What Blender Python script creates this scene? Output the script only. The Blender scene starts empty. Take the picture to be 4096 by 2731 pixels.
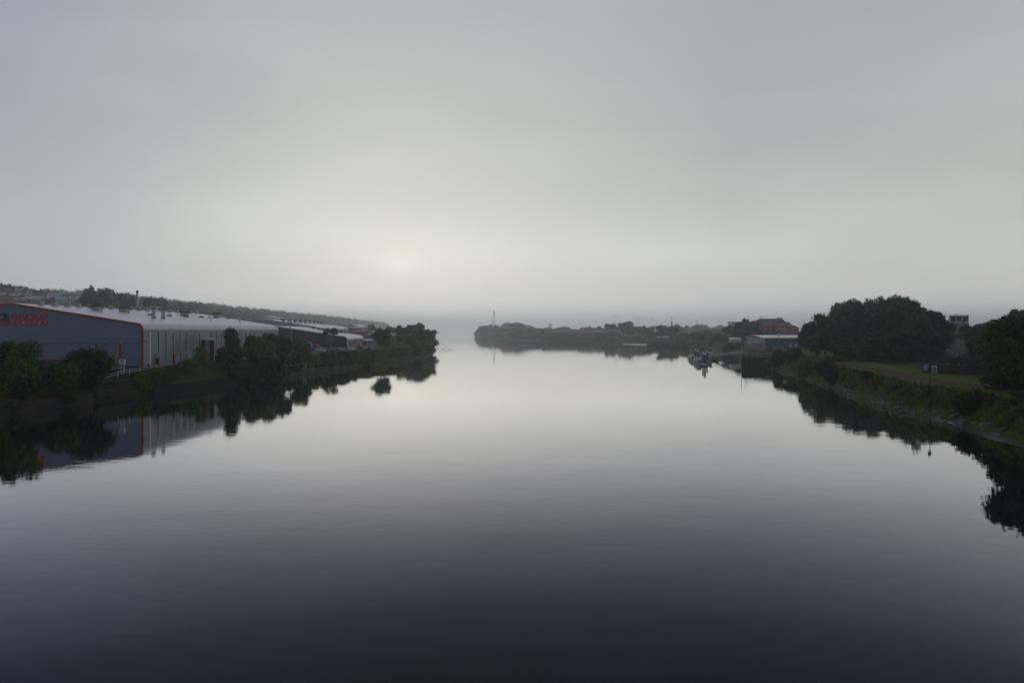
import bpy, math, random
import numpy as np
from mathutils import Vector, Matrix

SC = bpy.context.scene
COL = SC.collection
R = math.radians
rnd = random.Random(7)

# ------------------------------------------------------------------ camera, world, sun, exposure
F, HC, HY, CX = 2731.0, 14.5, 1320.0, 2048.0      # focal length / eye height / horizon row of the photograph

def at(px, py, Y):
    return Vector(((px - CX) / F * Y, Y, HC - (py - HY) / F * Y))

def gz(px, py, z):
    return at(px, py, F * (HC - z) / (py - HY))

cam = bpy.data.cameras.new('camera'); cam.lens = 24.0; cam.sensor_width = 36.0
cam.shift_y = -45.5 / 4096.0; cam.clip_start = 0.5; cam.clip_end = 20000
camo = bpy.data.objects.new('camera', cam); COL.objects.link(camo)
camo.location = (0, 0, HC); camo.rotation_euler = (R(90), 0, 0)
SC.camera = camo

EXPO = -2.0
SC.view_settings.view_transform = 'Standard'; SC.view_settings.look = 'None'
SC.view_settings.gamma = 1.0; SC.view_settings.exposure = EXPO
SC.view_settings.use_curve_mapping = False
SC.cycles.max_bounces = 7; SC.cycles.volume_bounces = 4; SC.cycles.use_adaptive_sampling = False
SC.cycles.diffuse_bounces = 2; SC.cycles.glossy_bounces = 3
SC.cycles.use_denoising = True

SUN_EL, SUN_AZ = R(5.3), R(-9.5)                   # azimuth from +Y towards +X
SUND = Vector((math.sin(SUN_AZ) * math.cos(SUN_EL), math.cos(SUN_AZ) * math.cos(SUN_EL), math.sin(SUN_EL)))

def build_world():
    w = bpy.data.worlds.new('World'); SC.world = w; w.use_nodes = True
    nt = w.node_tree; N = nt.nodes; L = nt.links; N.clear()
    def nd(t, **k):
        n = N.new(t)
        for a, b in k.items(): setattr(n, a, b)
        return n
    def mth(op, a, b=None):
        n = nd('ShaderNodeMath', operation=op)
        for i, x in enumerate((a, b)):
            if x is None: continue
            if isinstance(x, (int, float)): n.inputs[i].default_value = x
            else: L.new(x, n.inputs[i])
        return n.outputs[0]
    tc = nd('ShaderNodeTexCoord'); d = tc.outputs['Generated']
    nrm = nd('ShaderNodeVectorMath', operation='NORMALIZE'); L.new(d, nrm.inputs[0]); d = nrm.outputs[0]
    sp = nd('ShaderNodeSeparateXYZ'); L.new(d, sp.inputs[0])
    z = sp.outputs[2]
    # overcast brightness by height
    cr = nd('ShaderNodeValToRGB'); L.new(z, cr.inputs[0])
    e = cr.color_ramp; e.interpolation = 'B_SPLINE'
    stops = [(0.0, (1.46, 1.41, 1.34)), (.03, (1.06, 1.04, .98)), (.075, (.76, .76, .70)), (.115, (.76, .78, .705)),
             (.19, (.615, .63, .585)), (.29, (.555, .57, .555)), (.43, (.485, .515, .52)), (.6, (.33, .34, .42)), (1.0, (.22, .225, .31))]
    while len(e.elements) < len(stops): e.elements.new(.5)
    for el, (p, c) in zip(e.elements, stops): el.position = p; el.color = (*c, 1)
    # brightness by angle from the sun's azimuth
    flat = nd('ShaderNodeVectorMath', operation='MULTIPLY'); L.new(d, flat.inputs[0]); flat.inputs[1].default_value = (1, 1, 0)
    fn = nd('ShaderNodeVectorMath', operation='NORMALIZE'); L.new(flat.outputs[0], fn.inputs[0])
    dt = nd('ShaderNodeVectorMath', operation='DOT_PRODUCT'); L.new(fn.outputs[0], dt.inputs[0])
    dt.inputs[1].default_value = Vector((SUND.x, SUND.y, 0)).normalized()
    ca = mth('ADD', mth('MULTIPLY', dt.outputs['Value'], .5), .5)
    ar = nd('ShaderNodeValToRGB'); L.new(ca, ar.inputs[0]); e2 = ar.color_ramp
    st2 = [(0.0, (.24, .255, .30)), (.5, (.44, .455, .51)), (.845, (.86, .865, .885)), (.944, (.82, .825, .86)), (.985, (.97, .97, .97)), (1.0, (1.03, 1.03, 1.02))]
    while len(e2.elements) < len(st2): e2.elements.new(.5)
    for el, (p, c) in zip(e2.elements, st2): el.position = p; el.color = (*c, 1)
    mx = nd('ShaderNodeMix', data_type='RGBA', blend_type='MULTIPLY'); mx.inputs[0].default_value = 1
    L.new(cr.outputs[0], mx.inputs[6]); L.new(ar.outputs[0], mx.inputs[7])
    # cooler, darker cloud towards the left
    fs = nd('ShaderNodeSeparateXYZ'); L.new(fn.outputs[0], fs.inputs[0])
    mr = nd('ShaderNodeMapRange', interpolation_type='SMOOTHSTEP'); L.new(fs.outputs[0], mr.inputs[0])
    mr.inputs[1].default_value = -.22; mr.inputs[2].default_value = -.66; mr.inputs[3].default_value = 0; mr.inputs[4].default_value = 1
    lt = nd('ShaderNodeMix', data_type='RGBA'); L.new(mr.outputs[0], lt.inputs[0]); lt.inputs[6].default_value = (1, 1, 1, 1); lt.inputs[7].default_value = (.83, .855, .95, 1)
    mx0 = mx; mx = nd('ShaderNodeMix', data_type='RGBA', blend_type='MULTIPLY'); mx.inputs[0].default_value = 1
    L.new(mx0.outputs[2], mx.inputs[6]); L.new(lt.outputs[2], mx.inputs[7])
    # cloud structure
    def cloud(scale, vec, det, amp, mid):
        mp = nd('ShaderNodeMapping'); L.new(d, mp.inputs[0]); mp.inputs['Scale'].default_value = vec
        no = nd('ShaderNodeTexNoise'); L.new(mp.outputs[0], no.inputs['Vector']); no.inputs['Scale'].default_value = scale
        no.inputs['Detail'].default_value = det; no.inputs['Roughness'].default_value = .5; no.inputs['Distortion'].default_value = .4
        return no.outputs[0], mth('ADD', mth('MULTIPLY', no.outputs[0], amp), mid)
    n1, c1 = cloud(1.5, (1.3, 1.3, 4.2), 4, .26, .87)
    n2, c2 = cloud(3.6, (1.0, 1.0, 3), 5, .18, .91)
    cl = mth('MULTIPLY', c1, c2)
    # the sun behind the cloud: soft, wider than high, and a second bright patch in the cloud to its right
    az = mth('MULTIPLY', mth('ARCTAN2', sp.outputs[0], sp.outputs[1]), 57.2958)
    el = mth('MULTIPLY', mth('ARCSINE', z), 57.2958)
    wob = mth('MULTIPLY', mth('SUBTRACT', n2, .5), 3.0)
    def gauss(a0, e0, sa, se, k, w=0.0):
        qa = mth('DIVIDE', mth('SUBTRACT', az, a0), sa); ee = mth('ADD', el, mth('MULTIPLY', wob, w)) if w else el
        qe = mth('DIVIDE', mth('SUBTRACT', ee, e0), se)
        return mth('MULTIPLY', mth('EXPONENT', mth('MULTIPLY', mth('ADD', mth('MULTIPLY', qa, qa), mth('MULTIPLY', qe, qe)), -1.0)), k)
    glow = mth('ADD', gauss(-9.5, 5.3, 2.0, 1.0, .11), gauss(-9.5, 5.6, 7.0, 3.0, .08, .5))
    glow = mth('ADD', glow, gauss(-7.0, 6.5, 18.0, 6.0, .03, .6))
    glow = mth('ADD', glow, gauss(15.0, 6.0, 9.0, 2.2, .08, .8))
    vm = nd('ShaderNodeVectorMath', operation='SCALE'); L.new(mx.outputs[2], vm.inputs[0]); L.new(cl, vm.inputs['Scale'])
    cb = nd('ShaderNodeVectorMath', operation='SCALE'); cb.inputs[0].default_value = (1.0, 1.0, .93); L.new(glow, cb.inputs['Scale'])
    ad = nd('ShaderNodeVectorMath', operation='ADD'); L.new(vm.outputs[0], ad.inputs[0]); L.new(cb.outputs[0], ad.inputs[1])
    up = nd('ShaderNodeVectorMath', operation='SCALE'); L.new(ad.outputs[0], up.inputs[0]); up.inputs['Scale'].default_value = 10.0 / 2 ** EXPO
    sky = nd('ShaderNodeTexSky'); sky.sky_type = 'NISHITA'; sky.sun_disc = False
    sky.sun_elevation = SUN_EL; sky.sun_rotation = SUN_AZ; sky.air_density = 1.0; sky.dust_density = 4.0
    fin = nd('ShaderNodeMix', data_type='RGBA'); fin.inputs[0].default_value = .96      # cloud covers nearly all of the clear sky
    L.new(sky.outputs[0], fin.inputs[6]); L.new(up.outputs[0], fin.inputs[7])
    bg = nd('ShaderNodeBackground'); bg.inputs['Strength'].default_value = .1; L.new(fin.outputs[2], bg.inputs[0])
    out = nd('ShaderNodeOutputWorld'); L.new(bg.outputs[0], out.inputs[0])
build_world()

sl = bpy.data.lights.new('sun', 'SUN'); sl.energy = .5; sl.angle = R(120); sl.color = (1.0, .93, .82)
so = bpy.data.objects.new('sun', sl); COL.objects.link(so); so.location = (0, 0, 300)
so.rotation_euler = SUND.to_track_quat('Z', 'Y').to_euler()

# ------------------------------------------------------------------ materials
MAT = {}

def mat(name, col, rough=.7, var=.16, scale=.8, col2=None, metal=0.0, spec=.3, rib=None, bump=0.0, detail=5):
    m = bpy.data.materials.new(name); m.use_nodes = True; MAT[name] = m
    nt = m.node_tree; N = nt.nodes; L = nt.links
    b = N['Principled BSDF']; b.inputs['Roughness'].default_value = rough
    b.inputs['Metallic'].default_value = metal; b.inputs['Specular IOR Level'].default_value = spec
    tc = N.new('ShaderNodeTexCoord'); no = N.new('ShaderNodeTexNoise')
    L.new(tc.outputs['Object'], no.inputs['Vector']); no.inputs['Scale'].default_value = scale; no.inputs['Detail'].default_value = detail
    no.inputs['Roughness'].default_value = .62
    cr = N.new('ShaderNodeValToRGB'); L.new(no.outputs[0], cr.inputs[0])
    c2 = col2 or tuple(min(1, c * (1 + var)) for c in col); c1 = tuple(c * (1 - var) for c in col) if col2 is None else col
    cr.color_ramp.elements[0].position = .34; cr.color_ramp.elements[1].position = .68
    cr.color_ramp.elements[0].color = (*c1, 1); cr.color_ramp.elements[1].color = (*c2, 1)
    L.new(cr.outputs[0], b.inputs['Base Color'])
    if rib:
        axis, freq, amt = rib
        wv = N.new('ShaderNodeTexWave'); wv.wave_type = 'BANDS'; wv.bands_direction = axis; wv.inputs['Scale'].default_value = freq
        L.new(tc.outputs['Object'], wv.inputs['Vector'])
        bp = N.new('ShaderNodeBump'); bp.inputs['Strength'].default_value = amt; bp.inputs['Distance'].default_value = .05
        L.new(wv.outputs['Fac'], bp.inputs['Height']); L.new(bp.outputs[0], b.inputs['Normal'])
    elif bump:
        bp = N.new('ShaderNodeBump'); bp.inputs['Strength'].default_value = 1; bp.inputs['Distance'].default_value = bump
        L.new(no.outputs[0], bp.inputs['Height']); L.new(bp.outputs[0], b.inputs['Normal'])
    return m

def leafmat(name, c1, c2, sc=6.0):
    m = bpy.data.materials.new(name); m.use_nodes = True; MAT[name] = m
    nt = m.node_tree; N = nt.nodes; L = nt.links
    b = N['Principled BSDF']; b.inputs['Roughness'].default_value = .75; b.inputs['Specular IOR Level'].default_value = .06
    g = N.new('ShaderNodeNewGeometry'); oi = N.new('ShaderNodeObjectInfo')
    mx = N.new('ShaderNodeMix'); mx.data_type = 'RGBA'; L.new(g.outputs['Random Per Island'], mx.inputs[0])
    mx.inputs[6].default_value = (*c1, 1); mx.inputs[7].default_value = (*c2, 1)
    tc = N.new('ShaderNodeTexCoord'); no = N.new('ShaderNodeTexNoise'); no.inputs['Scale'].default_value = sc; no.inputs['Detail'].default_value = 3
    L.new(tc.outputs['Object'], no.inputs['Vector'])
    rm = N.new('ShaderNodeMapRange'); L.new(no.outputs[0], rm.inputs[0]); rm.inputs[1].default_value = .36; rm.inputs[2].default_value = .64; rm.inputs[3].default_value = .30; rm.inputs[4].default_value = 1.75
    a = N.new('ShaderNodeMath'); a.operation = 'MULTIPLY_ADD'; L.new(oi.outputs['Random'], a.inputs[0]); a.inputs[1].default_value = .8; a.inputs[2].default_value = .65
    a2 = N.new('ShaderNodeMath'); a2.operation = 'MULTIPLY'; L.new(rm.outputs[0], a2.inputs[0]); L.new(a.outputs[0], a2.inputs[1])
    vs = N.new('ShaderNodeVectorMath'); vs.operation = 'SCALE'; L.new(mx.outputs[2], vs.inputs[0]); L.new(a2.outputs[0], vs.inputs['Scale'])
    L.new(vs.outputs[0], b.inputs['Base Color'])
    return m

mat('gable_cladding', (.25, .315, .43), .55, .06, .25, rib=('X', 1.6, .25))
mat('side_cladding', (.37, .39, .43), .5, .08, .2, rib=('Y', 1.6, .25))
mat('pale_cladding', (.55, .56, .58), .5, .08, .2)
mat('roof_sheet', (.78, .77, .83), .38, .07, .15, spec=.5, rib=('Y', 1.1, .15))
mat('eave_sheet', (.66, .66, .71), .35, .07, .2, spec=.6)
mat('red_trim', (.50, .06, .028), .5, .12)
mat('red_sign', (.78, .075, .03), .45, .08)
mat('white_paint', (.78, .78, .77), .5, .05)
mat('black_letter', (.012, .012, .016), .4, .1)
mat('dark_glass', (.012, .014, .018), .12, .1, spec=.6)
mat('dark_cladding', (.035, .04, .05), .25, .2, .3, spec=.5, rib=('X', 1.2, .2))
mat('ghost_letter', (.33, .335, .345), .6, .05)
mat('roller_door', (.27, .30, .38), .5, .06, .3, rib=('Z', 3.5, .4))
mat('galvanised', (.45, .47, .50), .4, .15, 1.5, metal=.5)
mat('vent_plastic', (.52, .52, .43), .6, .15, 1.2)
mat('vent_moss', (.14, .15, .08), .9, .35, 2.0)
mat('flue_metal', (.50, .51, .58), .35, .08, 1.0, metal=.4)
mat('dark_metal', (.03, .032, .036), .45, .2)
mat('rust_frame', (.13, .05, .04), .8, .3, 2.0)
mat('concrete', (.20, .19, .17), .9, .25, .7, bump=.03)
mat('old_concrete', (.045, .040, .030), .95, .4, .5, bump=.05)
mat('yard_concrete', (.25, .24, .22), .9, .2, .12, spec=.1)
mat('asphalt', (.055, .055, .06), .85, .2, .5, spec=.12)
mat('timber_dark', (.022, .019, .016), .9, .4, 1.5, bump=.03)
mat('timber_grey', (.19, .185, .165), .9, .3, 2.0)
mat('brick_red', (.36, .085, .05), .85, .2, 2.5)
mat('brick_brown', (.17, .07, .055), .85, .2, 2.5)
mat('render_cream', (.58, .48, .30), .85, .1, 1.0)
mat('render_white', (.62, .60, .56), .85, .1, 1.0)
mat('slate', (.42, .43, .47), .45, .2, 2.0, spec=.6)
mat('roof_tile_red', (.17, .085, .065), .8, .2, 2.0)
mat('roof_tile_dark', (.095, .075, .075), .8, .2, 2.0)
mat('roof_grey', (.19, .18, .19), .65, .2, 1.5, spec=.4)
mat('blue_cladding', (.10, .19, .32), .55, .08, .3, rib=('Z', 1.5, .2))
mat('blue_shutter', (.05, .10, .26), .5, .1)
mat('yellow_trim', (.55, .47, .16), .5, .1)
mat('yellow_bin', (.75, .33, .02), .5, .1)
mat('blue_skip', (.03, .05, .22), .5, .2)
mat('window_glass', (.03, .035, .04), .1, .1, spec=.6)
mat('rock', (.16, .155, .15), .8, .4, 1.6, bump=.05, spec=.45)
mat('bark', (.06, .045, .032), .9, .3, 3.0)
mat('birch_bark', (.42, .38, .34), .8, .3, 2.0)
mat('earth', (.040, .075, .010), .95, .3, .22, col2=(.10, .085, .026), bump=.15, spec=.04)
mat('hill_ground', (.035, .05, .02), .95, .3, .03, col2=(.06, .075, .03))
mat('lawn', (.055, .130, .008), .95, .2, .15, col2=(.105, .175, .016), spec=.04)
mat('path_red', (.11, .055, .048), .9, .15, .5, bump=.01, spec=.05)
mat('lawn_bright', (.085, .175, .010), .95, .2, .12, col2=(.135, .225, .020), spec=.04)
mat('mud', (.055, .05, .045), .25, .3, .5, spec=.5, bump=.04)
mat('boat_hull_grey', (.46, .47, .49), .35, .08)
mat('boat_white', (.75, .75, .74), .3, .05)
mat('boat_dark', (.02, .02, .024), .4, .2)
mat('pile_black', (.018, .018, .02), .5, .2)
mat('pontoon_deck', (.22, .22, .22), .7, .2, 1.0)
mat('mast_steel', (.22, .23, .25), .5, .1)
mat('bird_dark', (.02, .02, .02), .7, .2)
mat('rubber', (.015, .015, .015), .8, .1)
mat('lamp_red', (.35, .01, .01), .3, .1)
for cn, cc in dict(white=(.72, .73, .75), silver=(.42, .43, .45), red=(.30, .012, .02), crimson=(.16, .01, .025), black=(.012, .012, .015), grey=(.10, .105, .12), navy=(.015, .025, .06)).items():
    mat('car_' + cn, cc, .22, .03, spec=.6)
mat('graffiti_lilac', (.42, .33, .55), .7, .3, 1.2)
mat('pale_sheet', (.60, .62, .66), .5, .08, .4)

leafmat('leaf_dark', (0.0072, 0.02924, 0.0036), (0.02448, 0.06708, 0.0072))
leafmat('leaf_mid', (0.01944, 0.07198, 0.00486), (0.06221, 0.1451, 0.01166))
leafmat('leaf_light', (0.05803, 0.1533, 0.01116), (0.1395, 0.2466, 0.02232))
leafmat('leaf_yellow', (0.0864, 0.1032, 0.006912), (0.2074, 0.1754, 0.01037))
leafmat('leaf_olive', (0.03564, 0.0473, 0.00792), (0.09108, 0.0946, 0.01742))
leafmat('leaf_blue', (0.00576, 0.0258, 0.0144), (0.02016, 0.05676, 0.03024))
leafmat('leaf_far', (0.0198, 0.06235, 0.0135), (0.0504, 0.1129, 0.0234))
leafmat('grass_blades', (0.0288, 0.0731, 0.00576), (0.09, 0.1161, 0.01872), .35)
leafmat('grass_brown', (0.072, 0.0559, 0.01872), (0.144, 0.1075, 0.0396), .35)

# ------------------------------------------------------------------ mesh helpers
ORG = {}

class MB:
    def __init__(s): s.v = []; s.f = []
    def add(s, vs, fs):
        n = len(s.v); s.v += [tuple(p) for p in vs]; s.f += [tuple(i + n for i in q) for q in fs]; return s
    def box(s, x0, x1, y0, y1, z0, z1):
        return s.add([(x0, y0, z0), (x1, y0, z0), (x1, y1, z0), (x0, y1, z0), (x0, y0, z1), (x1, y0, z1), (x1, y1, z1), (x0, y1, z1)],
                     [(3, 2, 1, 0), (4, 5, 6, 7), (0, 1, 5, 4), (1, 2, 6, 5), (2, 3, 7, 6), (3, 0, 4, 7)])
    def obox(s, c, sx, sy, sz, rz=0.0, tilt=None):
        """box of size sx,sy,sz sitting on point c"""
        M = Matrix.Rotation(rz, 4, 'Z')
        if tilt: M = M @ Matrix.Rotation(tilt[1], 4, tilt[0])
        b = MB().box(-sx / 2, sx / 2, -sy / 2, sy / 2, 0, sz)
        return s.add([M @ Vector(p) + Vector(c) for p in b.v], b.f)
    def beam(s, p0, p1, w, h=None):
        p0, p1 = Vector(p0), Vector(p1); d = (p1 - p0); h = h or w
        up = Vector((0, 0, 1)) if abs(d.normalized().z) < .95 else Vector((1, 0, 0))
        a = d.cross(up).normalized() * w / 2; b = a.cross(d).normalized() * h / 2
        return s.add([p0 - a - b, p0 + a - b, p0 + a + b, p0 - a + b, p1 - a - b, p1 + a - b, p1 + a + b, p1 - a + b],
                     [(3, 2, 1, 0), (4, 5, 6, 7), (0, 1, 5, 4), (1, 2, 6, 5), (2, 3, 7, 6), (3, 0, 4, 7)])
    def cyl(s, p0, p1, r0, r1=None, n=8, cap=True):
        p0, p1 = Vector(p0), Vector(p1); r1 = r0 if r1 is None else r1; d = (p1 - p0).normalized()
        up = Vector((0, 0, 1)) if abs(d.z) < .95 else Vector((1, 0, 0))
        a = d.cross(up).normalized(); b = d.cross(a).normalized()
        vs = [p + (a * math.cos(t) + b * math.sin(t)) * r for p, r in ((p0, r0), (p1, r1)) for t in [2 * math.pi * i / n for i in range(n)]]
        fs = [(i, (i + 1) % n, n + (i + 1) % n, n + i) for i in range(n)]
        if cap: fs += [tuple(range(n))[::-1], tuple(range(n, 2 * n))]
        return s.add(vs, fs)
    def tube(s, pts, r, n=8):
        pts = [Vector(p) for p in pts]; rings = []
        for i, p in enumerate(pts):
            d = (pts[min(i + 1, len(pts) - 1)] - pts[max(i - 1, 0)]).normalized()
            up = Vector((0, 0, 1)) if abs(d.z) < .9 else Vector((1, 0, 0))
            if i and abs(d.dot(pa)) < .95: a = (pa - d * d.dot(pa)).normalized()
            else: a = d.cross(up).normalized()
            pa = a; b = d.cross(a)
            rr = r[i] if isinstance(r, (list, tuple)) else r
            rings += [p + (a * math.cos(2 * math.pi * k / n) + b * math.sin(2 * math.pi * k / n)) * rr for k in range(n)]
        fs = [(j * n + k, j * n + (k + 1) % n, (j + 1) * n + (k + 1) % n, (j + 1) * n + k) for j in range(len(pts) - 1) for k in range(n)]
        fs += [tuple(range(n))[::-1], tuple(range((len(pts) - 1) * n, len(pts) * n))]
        return s.add(rings, fs)
    def extr(s, prof, origin, ax, up, along, length, cap=True):
        """extrude a 2-D profile (a along ax, b along up) by length along 'along'"""
        o, ax, up, al = Vector(origin), Vector(ax), Vector(up), Vector(along)
        n = len(prof)
        vs = [o + ax * a + up * b for a, b in prof] + [o + ax * a + up * b + al * length for a, b in prof]
        fs = [(i, (i + 1) % n, n + (i + 1) % n, n + i) for i in range(n)]
        if cap: fs += [tuple(range(n))[::-1], tuple(range(n, 2 * n))]
        return s.add(vs, fs)
    def xf(s, M): s.v = [tuple(M @ Vector(p)) for p in s.v]; return s
    def mesh(s, name, off=(0, 0, 0)):
        me = bpy.data.meshes.new(name)
        me.from_pydata([(p[0] - off[0], p[1] - off[1], p[2] - off[2]) for p in s.v], [], s.f)
        me.validate(); me.update()
        import bmesh
        bm = bmesh.new(); bm.from_mesh(me); bmesh.ops.recalc_face_normals(bm, faces=bm.faces); bm.to_mesh(me); bm.free()
        return me
    def build(s, name, m, parent=None, smooth=False):
        if parent is None:
            a = np.array(s.v); off = Vector(((a[:, 0].min() + a[:, 0].max()) / 2, (a[:, 1].min() + a[:, 1].max()) / 2, a[:, 2].min()))
        else: off = ORG[parent.name]
        return link(s.mesh(name, off), name, m, parent, off, smooth)

def link(me, name, m, parent=None, off=Vector((0, 0, 0)), smooth=False):
    me.materials.clear(); me.materials.append(MAT[m] if isinstance(m, str) else m)
    if smooth: me.polygons.foreach_set('use_smooth', [True] * len(me.polygons))
    o = bpy.data.objects.new(name, me); COL.objects.link(o)
    if parent is None: o.location = off
    else: o.parent = parent
    ORG[o.name] = Vector(off)
    return o

def tag(o, label=None, cat=None, group=None, kind=None):
    for k, v in (('label', label), ('category', cat), ('group', group), ('kind', kind)):
        if v: o[k] = v
    return o

def thing(name, label, cat, loc=(0, 0, 0), group=None, rz=0.0):
    o = bpy.data.objects.new(name, None); COL.objects.link(o); o.location = loc; o.rotation_euler = (0, 0, rz)
    o.empty_display_size = .5
    ORG[o.name] = Vector(loc); return tag(o, label, cat, group)

def structure(o): o['kind'] = 'structure'; return o

KIDS = {}
def dup(o, parent=None):
    c = o.copy(); COL.objects.link(c)
    if parent is not None: c.parent = parent
    for ch in [x for x in list(o.children)]: dup(ch, c)
    return c

def paint(o, m):
    """own material on a copy that shares its mesh"""
    if o.material_slots:
        o.material_slots[0].link = 'OBJECT'; o.material_slots[0].material = MAT[m]

def kid(o, name):
    return [c for c in o.children if c.name.split('.')[0] == name]

def text_part(txt, size, depth, M, name, m, parent, bold=.0, sx=1.0, spacing=1.0, align='LEFT'):
    cu = bpy.data.curves.new('text', 'FONT'); cu.body = txt; cu.size = size; cu.extrude = depth; cu.offset = bold
    cu.align_x = align; cu.space_character = spacing; cu.resolution_u = 3
    ob = bpy.data.objects.new('text', cu); COL.objects.link(ob)
    dg = bpy.context.evaluated_depsgraph_get(); dg.update()
    me = bpy.data.meshes.new_from_object(ob.evaluated_get(dg), depsgraph=dg)
    bpy.data.objects.remove(ob); me.name = name
    me.transform(Matrix.Translation(-ORG[parent.name]) @ M @ Matrix.Diagonal((sx, 1, 1, 1)))
    return link(me, name, m, parent, ORG[parent.name])

def ss(t): t = np.clip(t, 0, 1); return t * t * (3 - 2 * t)

# ------------------------------------------------------------------ terrain
LW = np.array([(-80, -80), (-86, 60), (-87, 115), (-84, 135), (-81, 150), (-76, 178), (-71.5, 206), (-63, 257), (-54, 295), (-49, 340), (-48, 363),
               (-50, 420), (-53, 480), (-57, 510), (-80, 560), (-150, 640), (-240, 760), (-300, 900), (-330, 1100), (-330, 1400), (-345, 2500), (-420, 4000)], float)
RW = np.array([(60, -80), (62, 50), (64, 85), (68.4, 106), (68.8, 119), (69, 126), (74, 150), (81.6, 178), (91.8, 228), (99.9, 275), (118, 320), (129, 390), (138, 450),
               (152, 528), (168, 575), (166, 610), (158, 660), (148, 747), (61, 825), (18, 966), (-29, 1165), (-86, 1560), (-60, 1660), (300, 1800), (1200, 1900)], float)
LP = np.array([(-3, -1.5), (0, 0), (1, 1.2), (2.2, 2.6), (3.6, 4.5), (6, 5.2), (9, 5.27), (1e5, 5.27)])
RP = np.array([(-3, -1.5), (0, 0), (2, 1.0), (4, 3.1), (6, 4.8), (8, 5.0), (1e5, 5.0)])

def left_h(x, y):
    t = np.interp(y, LW[:, 1], LW[:, 0]) - x
    h = np.interp(t, LP[:, 0], LP[:, 1])
    y = np.asarray(y, float)
    return h + (.165 - .055 * ss((y - 800) / 500)) * np.minimum(np.maximum(-x - 225, 0), 345 + 550 * ss((y - 900) / 900)) * ss((t - 60) / 80) * ss((4300 - y) / 2200)

def right_h(x, y):
    x = np.asarray(x, float); y = np.asarray(y, float)
    t = x - np.interp(y, RW[:, 1], RW[:, 0])
    h = np.interp(t, RP[:, 0], RP[:, 1])
    h = h + 4.5 * ss((y - 400) / 120) * ss((t - 30) / 60) * ss((900 - y) / 150)
    q = x / np.maximum(y, 30)
    h = h + np.clip(.055 * (x - 100), 0, 7.5) * ss((q - .52) / .08) * ss((y - 125) / 30)
    return h

def land(name, W, hf, sgn, m):
    ys = np.concatenate([np.arange(-80, 300, 3.0), np.arange(300, 560, 5.0), np.arange(560, 1000, 12.0), np.arange(1000, 2400, 40.0), np.arange(2400, 4001, 100.0)])
    ts = np.array([-2.5, -1, 0, .6, 1.2, 2, 3, 4, 5, 6, 7, 8, 9.5, 12, 16, 22, 30, 40, 55, 70, 90, 120, 150, 180, 210, 240, 280, 330, 380, 430, 480, 540, 600, 660, 740, 820, 1100, 1500, 2200, 3000])
    rg = np.random.RandomState(3)
    V = []; 
    for y in ys:
        xw = np.interp(y, W[:, 1], W[:, 0])
        for t in ts:
            x = xw + sgn * t
            h = float(hf(x, y))
            j = .22 if 0 < t < 7 else .05
            V.append((x + (rg.rand() - .5) * j * 2, y + (rg.rand() - .5) * j, h + (rg.rand() - .5) * j * 1.4))
    nt = len(ts)
    f = [(i * nt + k, i * nt + k + 1, (i + 1) * nt + k + 1, (i + 1) * nt + k) for i in range(len(ys) - 1) for k in range(nt - 1)]
    b = MB(); b.v = V; b.f = f
    o = b.build(name, m, smooth=True)
    return structure(o)
land('left_bank_ground', LW, left_h, -1, 'earth')
land('right_bank_ground', RW, right_h, 1, 'earth')

def strip(name, pts, hf, m, lift=.02, sub=6):
    """a paved sheet following the ground between two edge lines [(xa,ya,xb,yb),...]"""
    b = MB(); V = []
    for xa, ya, xb, yb in pts:
        for k in range(sub + 1):
            u = k / sub; x = xa + (xb - xa) * u; y = ya + (yb - ya) * u
            V.append((x, y, float(hf(x, y)) + lift))
    n = sub + 1
    b.v = V; b.f = [(i * n + k, i * n + k + 1, (i + 1) * n + k + 1, (i + 1) * n + k) for i in range(len(pts) - 1) for k in range(sub)]
    return structure(b.build(name, m))

def lw(y): return float(np.interp(y, LW[:, 1], LW[:, 0]))
def rw(y): return float(np.interp(y, RW[:, 1], RW[:, 0]))
Z0 = 5.27
flat = lambda z: (lambda x, y: z)
strip('yard', [(-89.5 if y > 165 else -160, y, min(lw(y) - 8.8, -80) if y < 200 else lw(y) - 10, y) for y in (128, 140, 150, 165, 166, 180, 200, 230, 260, 300, 340)], flat(Z0), 'yard_concrete', .06)
strip('car_park', [(-118, y, lw(y) - 15, y) for y in (272, 290, 310, 330, 344)] , flat(Z0), 'asphalt', .10)
strip('access_road', [(-112, y, lw(y) - 17, y) for y in (345, 380, 420, 460)], flat(Z0), 'asphalt', .07)
strip('car_park_verge', [(lw(y) - 15, y, lw(y) - 8.5, y) for y in (265, 290, 310, 330, 350, 370)], left_h, 'lawn', .12)
strip('riverside_path', [(rw(y) + 7.0, y, rw(y) + 11.5, y) for y in np.arange(40, 305, 6)], right_h, 'path_red', .08)
strip('path_verge', [(rw(y) + 11.6, y, rw(y) + 19, y) for y in np.arange(60, 215, 6)], right_h, 'lawn', .10)
strip('bank_edge_grass', [(rw(y) + 5.6, y, rw(y) + 6.9, y) for y in np.arange(60, 185, 5)], right_h, 'lawn', .10)
strip('clubhouse_lawn', [(rw(y) + (12.0 if y < 300 else 7), y, rw(y) + 62, y) for y in np.arange(215, 400, 8)], right_h, 'lawn_bright', .11, 12)
strip('clubhouse_lane', [(128, 300, 130, 296), (140, 302, 142, 298), (160, 300, 162, 296), (175, 297, 177, 293)], right_h, 'path_red', .16)

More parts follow.
